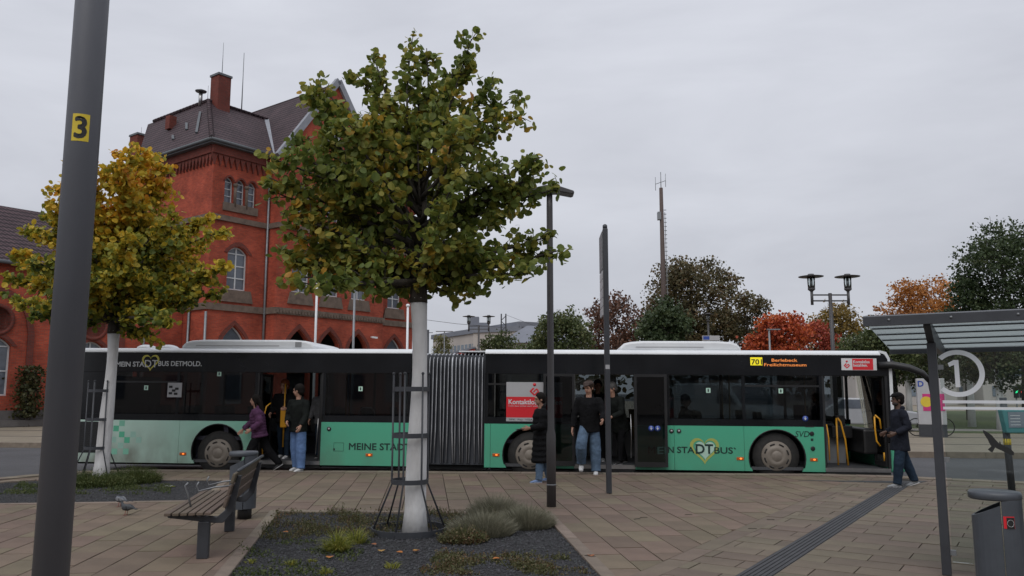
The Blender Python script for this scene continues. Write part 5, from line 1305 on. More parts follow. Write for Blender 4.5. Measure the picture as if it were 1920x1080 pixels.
# --- white van parked beyond the bus
q = at(1374,770,31); van = empty('parked_van', (q.x,31,-.02), R(-62), 'white van parked behind the bus, seen through its windows', 'van')
K['vanwhite'] = pm('van_white', (.55,.57,.60), .35, var=.06); 
mb = MB(); mb.prism([(-2.4,.35),(2.2,.35),(2.25,.9),(2.05,1.1),(1.35,1.22),(.75,1.95),(.5,2.02),(-2.35,2.02)], (0,-.95,0), (1,0,0), (0,0,1), (0,1.9,0)); vb = mb.build('van_body', K['vanwhite'], van, bevel=.08)
mb = MB(); mb.prism([(1.33,1.27),(.80,1.90),(.83,1.93),(1.37,1.28)], (0,-.8,0), (1,0,0), (0,0,1), (0,1.6,0)); mb.build('windshield', K['winglass'], van)
for s in (-1,1):
    mb = MB(); mb.prism([(.2,1.25),(1.15,1.25),(.72,1.82),(.2,1.82)], (0,s*.955-.005,0), (1,0,0), (0,0,1), (0,.01,0)); mb.build('side_window', K['winglass'], van)
    for x in (-1.6,1.5): mb = MB(); mb.lathe([(.2,-.1),(.32,-.1),(.34,-.05),(.34,.08),(.2,.1)], (x,s*.88,.34), 20, axis='Y'); mb.build('wheel', K['rubber'], van)
    mb = MB(); mb.ell((2.2,s*.7,.85),(.08,.18,.12)); mb.build('headlight', K['adwhite'], van)
# more parked cars behind the bus, seen through its front windows
def car(loc, rz, c, label):
    e = empty('parked_car', loc, rz, label, 'car', 'cars parked beyond the road')
    m = pm('car_paint', c, .3, var=.05, coat=.5)
    mb = MB(); mb.prism([(-2.1,.3),(2.1,.3),(2.15,.6),(2.0,.82),(1.1,.95),(.45,1.42),(-1.2,1.45),(-1.9,.98),(-2.15,.9)], (0,-.85,0), (1,0,0), (0,0,1), (0,1.7,0)); mb.build('car_body', m, e, bevel=.07)
    for s in (-1,1):
        mb = MB(); mb.prism([(-1.5,.98),(.9,.98),(.4,1.36),(-1.15,1.38)], (0,s*.855-.005,0), (1,0,0), (0,0,1), (0,.01,0)); mb.build('side_window', K['winglass'], e)
        for x in (-1.3,1.3): mb = MB(); mb.lathe([(.18,-.1),(.30,-.1),(.32,-.05),(.32,.08),(.18,.1)], (x,s*.8,.32), 18, axis='Y'); mb.build('wheel', K['rubber'], e)
    mb = MB(); mb.prism([(1.06,.98),(.47,1.40),(.50,1.42),(1.12,.99)], (0,-.7,0), (1,0,0), (0,0,1), (0,1.4,0)); mb.build('windshield', K['winglass'], e)
for px, Y, c, lb in ((1622,36,(.30,.31,.33),'silver car parked beyond the bus front door'),(1300,37,(.25,.03,.03),'dark red car parked left of the white van')):
    q = at(px,760,Y); car((q.x,Y,-.02), R(-8), c, lb)

# ================================================================ trees
def limb(mb, a, b, r0, r1, rg, bend=.15, n=5):
    a = Vector(a); b = Vector(b); L_ = (b-a).length; o1 = Vector((rg.uniform(-1,1),rg.uniform(-1,1),rg.uniform(-.2,.6)))*L_*bend
    pts = []; 
    for i in range(n+1): t = i/n; pts.append(a.lerp(b,t)+o1*math.sin(math.pi*t)*(.6))
    mb.tube(pts, [r0+(r1-r0)*i/n for i in range(n+1)], 6); return pts
LEAF = [(0,0),(.34,.18),(.50,.52),(.34,.86),(0,1.05),(-.34,.86),(-.50,.52),(-.34,.18)]
def add_leaf(mb, c, s, rg, droop=.3, simple=False):
    d = Vector((rg.gauss(0,1),rg.gauss(0,1),rg.gauss(-droop,.7))).normalized(); a, b = frame(d, Vector((rg.gauss(0,1),rg.gauss(0,1),rg.gauss(0,1))))
    c = Vector(c)
    if simple:
        q = [c+a*(s*x)+d*(s*y) for x, y in ((0,0),(.5,.35),(.42,.8),(0,1.0),(-.42,.8),(-.5,.35))]
        mb.add(q, [(0,1,2,3),(0,3,4,5)]); return
    q = [c+a*(s*x)+d*(s*y)+b*(s*.22*abs(x)) for x, y in LEAF]
    mb.add(q, [(0,1,2,3,4),(0,4,5,6,7)])
def detailed_tree(name, base, lean, trunk_h, r_base, white_h, targets, leafm, n_extra, center, rad, leaf_s, label, seed, per=26, nleaf=8000):
    rg = random.Random(seed); e = empty(name, base, 0, label, 'tree', 'street trees with lime-washed trunks')
    mb = MB(); k = 9; pts = []; rr = []
    for i in range(k+1):
        t = i/k; pts.append((lean*t*trunk_h+.03*math.sin(t*5+seed)*t, .02*math.sin(t*4), -.04+t*(white_h+.04))); rr.append(r_base*(1-.33*min(1,t*1.4))*(1+.05*math.sin(t*9+seed)+(.10 if i==k else 0)))
    rr[0] *= 1.25
    mb.tube(pts, rr, 16); mb.build('trunk', K['whitebark'], e)
    top = Vector(pts[-1]); mb = MB(); sites = []
    fork = top+Vector((0,0,trunk_h-white_h)); mb.tube([top-Vector((0,0,.06)), top.lerp(fork,.5), fork], [rr[-1]*1.06, rr[-1]*1.0, rr[-1]*.78], 10)
    tg = [Vector(t) for t in targets]
    for i in range(n_extra):
        while True:
            q = Vector((rg.uniform(-1,1),rg.uniform(-1,1),rg.uniform(-1,1)))
            if .25 < q.length < 1: break
        tg.append(Vector(center)+Vector((q.x*rad[0],q.y*rad[1],q.z*rad[2])))
    leader = Vector((fork.x, fork.y, center[2]+rad[2]*.55)); mb.tube([fork-Vector((0,0,.1)), fork.lerp(leader,.5)+Vector((.05,.03,0)), leader], [rr[-1]*.7, rr[-1]*.4, .02], 8)
    for i, t in enumerate(tg):
        h0 = max(0, min(.75, (t.z-fork.z)/(leader.z-fork.z+.01)-.35)) ; st_ = fork.lerp(leader, h0*rg.uniform(.5,1))
        r0 = .055 if i < len(targets) else .03
        ps = limb(mb, st_, t, r0*(1-h0*.6), .006, rg, .10, 6); sites.append((ps, t, i < len(targets)))
    mb.build('branches', K['bark'], e)
    lf = MB(); tw = MB(); cnt = 0; tot = sum(((p[0][-1]-p[0][0]).length) for p in sites)
    dens = nleaf/max(tot,1)
    for ps, t, main in sites:
        L_ = (ps[-1]-ps[0]).length; nclu = max(4, int(L_*9))
        for j in range(nclu):
            s = (.30+.70*(j+rg.random())/nclu) if L_ > .8 else (.05+.95*(j+rg.random())/nclu)
            x = s*(len(ps)-1); i0 = min(int(x), len(ps)-2); c = ps[i0].lerp(ps[i0+1], x-i0)
            out_ = Vector((c.x, c.y, 0)); out_ = out_.normalized() if out_.length > .1 else Vector((0,0,0)); Lt = rg.uniform(.16,.48)*(1-.62*s)
            off = (Vector((rg.gauss(0,1),rg.gauss(0,1),rg.gauss(.15,.8))).normalized()+out_*.35+Vector((0,0,.35)))*Lt
            cc = c+off; tw.tube([c, c.lerp(cc,.6)+Vector((0,0,.02)), cc], [.006,.005,.003], 4, caps=False)
            for q in range(int(dens*L_/nclu+rg.random())):
                f_ = rg.random(); lc = c.lerp(cc, .12+.95*f_)+Vector((rg.gauss(0,1),rg.gauss(0,1),rg.gauss(-.3,.8)))*.052
                add_leaf(lf, lc, leaf_s*rg.uniform(.55,1.2), rg)
    tw.build('twigs', K['bark'], e)['kind'] = 'stuff'
    c = lf.build('crown', leafm, e); c['kind'] = 'stuff'
    return e
K['leaf1'] = leafmat('linden_leaf', [(.0,(.060,.088,.022)),(.30,(.125,.170,.036)),(.55,(.195,.225,.046)),(.76,(.32,.28,.050)),(.91,(.50,.28,.034)),(1.0,(.38,.15,.026))], 1.1, None, .40)
K['leaf2'] = leafmat('yellowing_linden_leaf', [(.0,(.070,.105,.022)),(.22,(.150,.185,.032)),(.44,(.34,.31,.040)),(.70,(.62,.43,.040)),(.92,(.68,.36,.030)),(1.0,(.52,.20,.024))], 1.0, (2.6,6.4,.24), .40)
def rel(px, py, Yb, dy, base): q = at(px, py, Yb+dy); return (q.x-base.x, q.y-base.y, q.z)
rg0 = random.Random(5)
t1 = [(592,150),(575,170),(700,102),(665,135),(772,78),(800,88),(884,70),(870,100),(925,150),(975,215),(965,175),(1018,290),(1050,350),(1000,330),(1062,463),(1035,440),(985,510),(940,480),(905,540),(850,550),(815,520),(700,545),(620,515),(545,515),(525,470),(505,330),(500,290),(545,250),(560,280),(640,230),(730,190),(830,180),(900,250),(940,300),(560,400),(600,440),(690,330),(840,330),(760,300),(880,400),(960,390),(660,460),(740,470),(800,450),(510,355),(525,395),(545,435),(570,345),(600,300),(625,360),(540,490),(590,490),(640,400),(670,270),(700,220),(600,250),(780,150),(850,220),(720,400),(580,530),(670,530),(760,540)]
T1v = Vector((T1.x, T1.y, 0))
tt = []
for i,(x,y) in enumerate(t1): tt.append(rel(x, y, T1.y, rg0.uniform(-.5,.5) if (i < 28 or 43 < i < 52) else rg0.uniform(-1.4,1.4), T1v))
detailed_tree('linden_tree', (T1.x,T1.y,-.02), .004, 3.0, .138, 2.80, tt, K['leaf1'], 20, (.08,0,4.1), (1.45,1.6,1.2), .094, 'dense green linden with a white trunk in the shrub bed', 11, nleaf=15500)
t2 = [(265,270),(225,285),(300,300),(320,320),(200,320),(335,395),(425,430),(400,410),(420,500),(415,545),(380,420),(345,570),(290,635),(240,620),(150,570),(60,590),(25,470),(15,520),(45,430),(100,350),(95,380),(120,340),(170,300),(80,440),(60,520),(110,590),(330,450),(360,480),(300,540),(260,380),(210,400),(150,440),(180,520),(250,500),(300,420),(20,560),(210,300),(242,278),(290,288),(312,345),(150,335),(135,300),(350,430),(385,460),(400,520),(370,540),(320,600),(200,470),(250,440),(80,400),(40,490),(130,540),(190,560)]
T2v = Vector((T2.x, T2.y, 0)); tt = []
for i,(x,y) in enumerate(t2): tt.append(rel(x, y, T2.y, rg0.uniform(-.6,.6) if i < 26 else rg0.uniform(-1.7,1.7), T2v))
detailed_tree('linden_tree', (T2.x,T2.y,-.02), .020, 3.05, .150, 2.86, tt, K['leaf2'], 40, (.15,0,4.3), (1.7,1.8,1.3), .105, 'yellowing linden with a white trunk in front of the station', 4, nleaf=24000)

def far_tree(name, px, ytop, ybot, halfw, Y, stops, label, seed, n=2600, leaf_=.42, sparse=.0, trunk_px=None, white=False, shape=1.0, group='park trees behind the bus', lobes=9):
    leaf = leaf_*.56; n = int(n*2.9); stops = [(p_, tuple(min(1,v_*1.65+.006) for v_ in c_)) for p_, c_ in stops]
    rg = random.Random(seed); b = at(px, 738, Y); zt = at(px, ytop, Y).z; zb = max(.6, at(px, ybot, Y).z); rw = halfw*Y/FPX*1.02
    e = empty(name, (b.x, Y, -.02), 0, label, 'tree', group)
    H_ = zt-zb; c0 = Vector((0,0,(zt+zb)/2)); m = leafmat(name+'_leaf', stops, .35 if leaf > .3 else .6, None, .25)
    mb = MB(); th = zb+H_*.25; mb.tube([(0,0,-.05),(.03*rw,0,th*.6),(0,0,th)], [rw*.085+.06, rw*.06+.05, rw*.05+.04], 8)
    mb.build('trunk', K['whitebark'] if white else K['bark'], e)
    lo = []; bb = MB()
    for i in range(lobes):
        a = 2.4*i; hh = (i+.5)/lobes; rr = math.sqrt(max(.05,1-abs(2*hh-1)**3)) if shape == 1.0 else (1-hh)**shape
        q = Vector((rw*.62*rr*math.cos(a), rw*.62*rr*math.sin(a), zb+H_*(.12+.76*hh)))+Vector((rg.gauss(0,.08)*rw,rg.gauss(0,.08)*rw,rg.gauss(0,.05)*H_))
        lo.append((q, rw*rg.uniform(.34,.50)*(1 if shape == 1 else max(.25,rr+.2)))); limb(bb, (0,0,min(th*.9,q.z*.8)), q, .02*rw+.03, .02, rg, .1, 5)
        for k in range(5):
            d = Vector((rg.gauss(0,1),rg.gauss(0,1),rg.gauss(.3,1))).normalized(); limb(bb, q, q+d*lo[-1][1]*.95, .02, .008, rg, .1, 3)
    bb.build('branches', K['bark'], e)
    lf = MB()
    nclu = max(40, n//14)
    for k in range(nclu):
        q, r_ = lo[rg.randrange(len(lo))]
        d = Vector((rg.gauss(0,1),rg.gauss(0,1),rg.gauss(0,1))).normalized(); cc = q+Vector((d.x,d.y,d.z*.9))*r_*(rg.random()**.45)*1.05
        for j in range(14):
            if rg.random() < sparse: continue
            add_leaf(lf, cc+Vector((rg.gauss(0,1),rg.gauss(0,1),rg.gauss(0,.7)))*leaf*.95, leaf*rg.uniform(.45,1.0), rg, simple=True)
    lf.build('crown', m, e)['kind'] = 'stuff'
    return e
G_DARK = [(0,(.012,.022,.010)),(.5,(.026,.042,.015)),(1,(.05,.062,.022))]
G_MID = [(0,(.022,.034,.012)),(.5,(.045,.060,.020)),(.85,(.075,.082,.028)),(1,(.13,.09,.03))]
BRN = [(0,(.028,.024,.013)),(.45,(.066,.060,.027)),(.8,(.085,.056,.024)),(1,(.12,.052,.022))]
REDBR = [(0,(.040,.022,.016)),(.5,(.080,.042,.026)),(1,(.13,.050,.028))]
RED = [(0,(.10,.017,.010)),(.4,(.23,.038,.014)),(.75,(.33,.075,.017)),(1,(.32,.13,.025))]
ORG = [(0,(.10,.040,.012)),(.5,(.24,.095,.020)),(1,(.36,.15,.03))]
YEL = [(0,(.055,.042,.014)),(.5,(.13,.090,.022)),(1,(.22,.13,.03))]
far_tree('park_tree', 1055, 582, 690, 62, 46, G_MID, 'rounded grey-green tree behind the slim street lamp', 21, 3000, .32, .1)
far_tree('park_tree', 1148, 548, 690, 66, 55, REDBR, 'thin reddish-brown tree between stop pole and mast', 22, 3400, .34, .3)
far_tree('park_tree', 1245, 560, 690, 54, 44, G_DARK, 'round dark green tree at the foot of the antenna mast', 23, 3600, .30)
far_tree('park_tree', 1300, 490, 700, 104, 64, BRN, 'broad brown-green tree, tallest behind the bus', 24, 8000, .42, .0, lobes=18)
far_tree('park_tree', 1412, 553, 700, 52, 62, BRN, 'smaller brownish tree leaning against the tallest one', 25, 2600, .38, .1)
far_tree('maple_tree', 1462, 596, 700, 62, 42, RED, 'bright red and orange maple above the bus roof', 26, 3200, .30, .05)
far_tree('maple_tree', 1525, 600, 700, 44, 47, [(0,(.10,.018,.014)),(.5,(.20,.035,.020)),(1,(.26,.06,.02))], 'dark red maple next to the large twin lamp', 27, 2000, .30, .15)
far_tree('park_tree', 1572, 566, 700, 60, 56, YEL, 'yellow-brown tree behind the large twin lamp', 28, 3200, .33, .2)
far_tree('park_tree', 1655, 612, 705, 72, 40, G_MID, 'dark green leafy tree above the bus front', 29, 4600, .26)
far_tree('park_tree', 1735, 534, 700, 92, 60, ORG, 'wide orange autumn tree above the shelter roof', 30, 6500, .34, .08, lobes=14)
far_tree('park_tree', 1925, 415, 700, 112, 48, G_DARK, 'tall dark green oak rising over the shelter', 31, 9000, .32, 0, lobes=18)
far_tree('park_tree', 1815, 500, 700, 50, 50, G_DARK, 'smaller dark green tree between the orange tree and the oak', 36, 2400, .30, .1)
far_tree('conifer_tree', 1641, 578, 700, 15, 78, [(0,(.015,.022,.016)),(1,(.035,.045,.028))], 'slender dark conifer tip left of the shelter roof', 32, 700, .34, 0, shape=1.2, lobes=7)
far_tree('park_tree', 933, 622, 680, 34, 74, G_MID, 'small olive bush tree in front of the office block', 33, 1300, .38, .1)
far_tree('park_tree', 828, 630, 680, 20, 88, [(0,(.05,.055,.02)),(1,(.14,.13,.05))], 'small pale tree left of the office block', 34, 600, .40, .3)
far_tree('park_tree', 1010, 632, 690, 40, 58, G_MID, 'low greenish tree right of the office block', 35, 1400, .34, .1)
for i,(x,yb_,yt,hw,lb) in enumerate(((1702,792,640,58,'park tree with white trunk seen past the bus mirror'),(1818,800,630,62,'park tree with white trunk right of the round 1 decal'),(1762,780,640,52,'park tree with white trunk behind the advertising pillar'),(1872,806,620,64,'park tree with white trunk behind the glass display'))):
    g_y = gnd(x, yb_).y; far_tree('park_tree', x, yt, 716, hw, min(46,g_y), [(0,(.016,.026,.010)),(.5,(.034,.046,.016)),(.85,(.06,.055,.02)),(1,(.12,.06,.02))], lb, 50+i, 2400, .24, .1, white=True, group='young park trees with white trunks')
# distant tree line to close the horizon
wd = MB(); rgw = random.Random(9)
for k in range(150):
    x = -260+k*4.2+rgw.uniform(-2,2); y = 235+rgw.uniform(-12,25); h = rgw.uniform(7,11)
    for j in range(34):
        p = Vector((x+rgw.gauss(0,2.4), y+rgw.gauss(0,2.4), h*rgw.random()**.6)); add_leaf(wd, p, rgw.uniform(1.2,2.6), rgw, simple=True)
o = wd.build('distant_wood', leafmat('wood_leaf', BRN, .05)); tag(o, 'far line of brownish trees along the horizon', 'wood', kind='stuff')

# ================================================================ plants in the beds
K['lav'] = leafmat('lavender_blade', [(0,(.12,.115,.075)),(.5,(.19,.185,.13)),(1,(.28,.26,.19))], 2.5, None, .2)
K['grassb'] = leafmat('grass_blade', [(0,(.09,.11,.018)),(.5,(.20,.22,.038)),(1,(.38,.32,.07))], 3, None, .3)
K['weed'] = leafmat('weed_leaf', [(0,(.050,.055,.022)),(.4,(.085,.092,.034)),(.7,(.13,.10,.05)),(.9,(.16,.075,.045)),(1,(.20,.17,.07))], 2.5, None, .2)
K['weedg'] = leafmat('green_herb', [(0,(.034,.050,.015)),(.5,(.065,.090,.024)),(1,(.13,.135,.045))], 2.5, None, .25)
def blades(name, loc, n, rx, ry, h, m, label, cat, seed, w_=.006, spread=.5, group=None, curl=.3, kind=None, leafy=0):
    rg = random.Random(seed); mb = MB()
    for i in range(n):
        a = rg.uniform(0,6.283); r_ = math.sqrt(rg.random()); x, y = rx*r_*math.cos(a), ry*r_*math.sin(a)
        hh = h*rg.uniform(.45,1.0)*(1-.55*r_*r_); d = Vector((x/rx*spread+rg.gauss(0,.22), y/ry*spread+rg.gauss(0,.22), 1)).normalized()
        p0 = Vector((x*.85,y*.85,-.02)); p1 = p0+d*hh*.55; p2 = p1+(d+Vector((d.x,d.y,-curl))*.8).normalized()*hh*.5
        s = Vector((rg.gauss(0,1),rg.gauss(0,1),0)).normalized()*w_*rg.uniform(.6,1.3)
        mb.add([p0-s,p0+s,p1+s*.9,p1-s*.9,p2], [(0,1,2,3),(3,2,4)])
        for k in range(leafy):
            add_leaf(mb, p0.lerp(p2, rg.uniform(.3,1)), rg.uniform(.010,.024), rg, simple=True)
    o = mb.build(name, m, loc=loc); tag(o, label, cat, group, kind); return o
q = gnd(905,1000); blades('lavender_bush', (q.x,q.y+.05,0), 4200, .42, .40, .36, K['lav'], 'grey-green lavender bush right beside the tree guard', 'bush', 61, .0026, .8, leafy=0, group='lavender bushes')
q = gnd(985,985); blades('lavender_bush', (q.x,q.y+.05,0), 4200, .40, .42, .34, K['lav'], 'grey-green lavender bush next to the slim street lamp', 'bush', 62, .0026, .8, leafy=0, group='lavender bushes')
q = gnd(930,968); blades('lavender_bush', (q.x,q.y+.1,0), 3600, .40, .34, .38, K['lav'], 'grey-green lavender bush at the far bed edge', 'bush', 63, .0026, .8, leafy=0, group='lavender bushes')
q = gnd(868,1012); blades('lavender_bush', (q.x,q.y,0), 700, .30, .26, .22, K['weed'], 'low brownish herb bush against the guard ring', 'bush', 64, .005, .8, leafy=2)
q = gnd(632,1030); blades('grass_tuft', (q.x,q.y,0), 360, .12, .12, .33, K['grassb'], 'bright yellow-green grass tuft left of the guard', 'grass', 65, .0055, 1.0, curl=.9, group='grass tufts')
q = gnd(668,1016); blades('grass_tuft', (q.x,q.y,0), 200, .10, .10, .28, K['grassb'], 'paler grass tuft close beside the guard ring', 'grass', 66, .005, .8, curl=.7, group='grass tufts')
for i,(x,y,s,lb) in enumerate(((735,1062,.12,'small yellowish grass tuft before the guard'),(545,1055,.10,'small green tuft near the border stones'),(610,1072,.10,'tiny yellow tuft in the front gravel'),(470,1052,.08,'tiny tuft growing at the border stone joint'),(585,1050,.07,'orange-tipped little tuft in the gravel'))):
    q = gnd(x,y); blades('grass_tuft', (q.x,q.y,0), 60, s*.6, s*.6, s*1.1, K['grassb'], lb, 'grass', 70+i, .005, 1.0, curl=.8, group='grass tufts')
def cover(name, poly_px, n, hmax, m, label, seed, ls=(.008,.022)):
    n = n*3
    rg = random.Random(seed); P = [gnd(x,y) for x,y in poly_px]; P2 = [(p.x,p.y) for p in P]; xs = [p[0] for p in P2]; ys = [p[1] for p in P2]; mb = MB(); k = 0
    while k < n:
        x, y = rg.uniform(min(xs),max(xs)), rg.uniform(min(ys),max(ys))
        if not inside(P2,(x,y)): continue
        k += 1
        v = noise.noise(Vector((x*2.3,y*2.3,seed)))
        if v < rg.uniform(-.25,.25): continue
        hh = hmax*rg.random()*(.5+v); d = Vector((rg.gauss(0,.3),rg.gauss(0,.3),1)); p0 = Vector((x,y,-.02)); p1 = p0+d*hh; s = Vector((.003,.002,0)); mb.add([p0-s,p0+s,p1],[(0,1,2)])
        for j in range(3): add_leaf(mb, p0.lerp(p1,rg.random()), rg.uniform(*ls), rg, simple=True)
    o = mb.build(name, m); tag(o, label, 'plants', kind='stuff'); return o
cover('ground_cover', [(520,958),(1020,958),(1040,985),(700,1005),(480,1010)], 2600, .16, K['weed'], 'brownish green ground cover along the far bed edge', 81)
cover('ground_cover', [(820,1035),(1060,1040),(1110,1076),(780,1076)], 1500, .10, K['weed'], 'low weeds creeping over the near gravel', 82)
cover('ground_cover', [(450,1010),(700,1010),(640,1079),(430,1079)], 700, .06, K['weedg'], 'scattered small herbs in the dark gravel', 83)
q = gnd(195,905); blades('herb_clump', (q.x-.1,q.y-.35,0), 2000, .95, .45, .34, K['weedg'], 'green herb clump round the white trunk by the kerb', 'plants', 84, .005, .5, leafy=2)
q = gnd(265,900); blades('herb_clump', (q.x,q.y-.3,0), 1500, .55, .40, .42, K['weedg'], 'taller grassy clump beside the trunk near the rear wheel', 'plants', 85, .004, .5, leafy=1)
cover('ground_cover', [(0,925),(320,925),(320,908),(40,905)], 1500, .10, K['weedg'], 'low green cover in the gravel under the yellowing linden', 86)
# fallen leaves
rgf = random.Random(15)
for i,(x,y) in enumerate(((618,1046),(700,1022),(715,1034),(748,1037),(780,1034),(867,1050),(931,1049),(948,990),(780,1034),(535,999),(1108,1043),(412,920),(760,985),(745,985))):
    q = gnd(x,y); lf = MB(); s = rgf.uniform(.05,.08); a = rgf.uniform(0,6.3); vs_ = [(s*(u*math.cos(a)-(v-.5)*math.sin(a)), s*(u*math.sin(a)+(v-.5)*math.cos(a)), .008+.02*abs(u)) for u,v in LEAF]
    lf.add(vs_, [(0,1,2,3,4),(0,4,5,6,7)]); o = lf.build('fallen_leaf', pm('dead_leaf', [(.40,.14,.025),(.26,.09,.03),(.36,.20,.04)][i%3], .7, var=.3), loc=(q.x,q.y,0)); tag(o, 'orange fallen leaf lying on the gravel bed' if i not in (10,11) else 'brown fallen leaf lying on the paving', 'leaf', 'fallen leaves')
# twigs and crumbs on the paving
for i,(x,y) in enumerate(((1291,966),(1195,974),(1207,971),(1411,992),(1105,1042),(1802,938),(1445,975))):
    q = gnd(x,y); a = rgf.uniform(-.5,.5); mb = MB(); mb.tube([(-.05,0,.006),(0,.008*a,.009),(.05,.02*a,.006)], .004, 5); o = mb.build('twig', K['bark'], loc=(q.x,q.y,0), rz=a); tag(o, 'small dark twig lying on the paving', 'twig', 'twigs on the paving')
q = gnd(320,911); mb = MB(); mb.box((-.09,-.03,.0),(.02,.03,.012)); mb.box((.02,-.02,0),(.09,.02,.01),1); o = mb.build('litter_wrapper', [K['adwhite'], K['grassb']], loc=(q.x,q.y,-.01), rz=-.3); tag(o, 'white and green litter wrapper on the gravel', 'litter')
# shrub against the station wing
iv = at(55,738,40.2); o_ = empty('wall_shrub', (iv.x,40.2,-.02), 0, 'dull green shrub growing against the station wing wall', 'shrub')
mb = MB(); rgi = random.Random(77)
for k in range(5): limb(mb, (rgi.uniform(-.2,.2),0,0), (rgi.uniform(-.6,.6),rgi.uniform(-.2,.2),rgi.uniform(1.6,3.0)), .03, .008, rgi)
mb.build('stems', K['bark'], o_)
mb = MB()
for k in range(1500):
    z = rgi.uniform(.5,3.0); add_leaf(mb, (rgi.gauss(0,.36)*(1.15-.25*abs(z-1.6)),rgi.gauss(0,.22),z), rgi.uniform(.08,.17), rgi, simple=True)
mb.build('foliage', leafmat('shrub_leaf', [(0,(.025,.032,.012)),(.6,(.06,.062,.022)),(1,(.11,.075,.03))], 1.5), o_)['kind'] = 'stuff'
# ================================================================ people
K['skin'] = pm('skin', (.42,.235,.165), .55, var=.08, scale=12); K['skin_dark'] = pm('skin_dark', (.085,.045,.030), .55, var=.1, scale=12); K['skin_tan'] = pm('skin_tan', (.32,.17,.115), .55, var=.08, scale=12)
K['hair'] = pm('dark_hair', (.009,.007,.006), .75, spec=.15, var=.3, scale=30, stretch=(1,1,.2)); K['hair_brown'] = pm('brown_hair', (.035,.022,.014), .75, spec=.15, var=.3, scale=30); K['hair_grey'] = pm('grey_hair', (.10,.095,.09), .7, var=.3, scale=30)
K['hair_red'] = pm('ginger_hair', (.22,.055,.018), .6, var=.3, scale=30)
def cloth(n, c, var=.3, bump=1.0, bs=16): return pm(n, c, .9, var=var, scale=9, bump=bump, bscale=bs, spec=.10)
K['c_purple'] = cloth('purple_nylon', (.092,.040,.085)); K['c_black'] = cloth('black_cloth', (.009,.009,.010)); K['c_green'] = cloth('black_green_jacket', (.012,.014,.013))
K['c_jeans'] = cloth('blue_denim', (.115,.19,.36), .25); K['c_jeans2'] = cloth('faded_denim', (.10,.15,.22), .3); K['c_navy'] = cloth('navy_denim', (.018,.030,.048), .25)
K['c_cap'] = cloth('brown_cap', (.060,.045,.040)); K['c_grey'] = cloth('grey_knit', (.10,.10,.105)); K['shoe_white'] = pm('white_shoe', (.55,.55,.55), .6, var=.1); K['shoe_black'] = pm('black_shoe', (.015,.015,.015), .5, var=.2)
K['shoe_blue'] = pm('blue_shoe', (.16,.24,.42), .6, var=.15); K['shoe_grey'] = pm('grey_shoe', (.22,.23,.24), .6, var=.15); K['lip'] = pm('lip', (.26,.085,.075), .5, var=.1); K['beard'] = pm('beard', (.02,.016,.014), .8, var=.3, scale=40)
K['navyj'] = cloth('navy_jacket', (.016,.018,.026))
def remesh(o, vox, sm=3):
    m = o.modifiers.new('remesh', 'REMESH'); m.mode = 'VOXEL'; m.voxel_size = vox; m.use_smooth_shade = True
    s = o.modifiers.new('smooth', 'SMOOTH'); s.factor = .5; s.iterations = sm
    return o
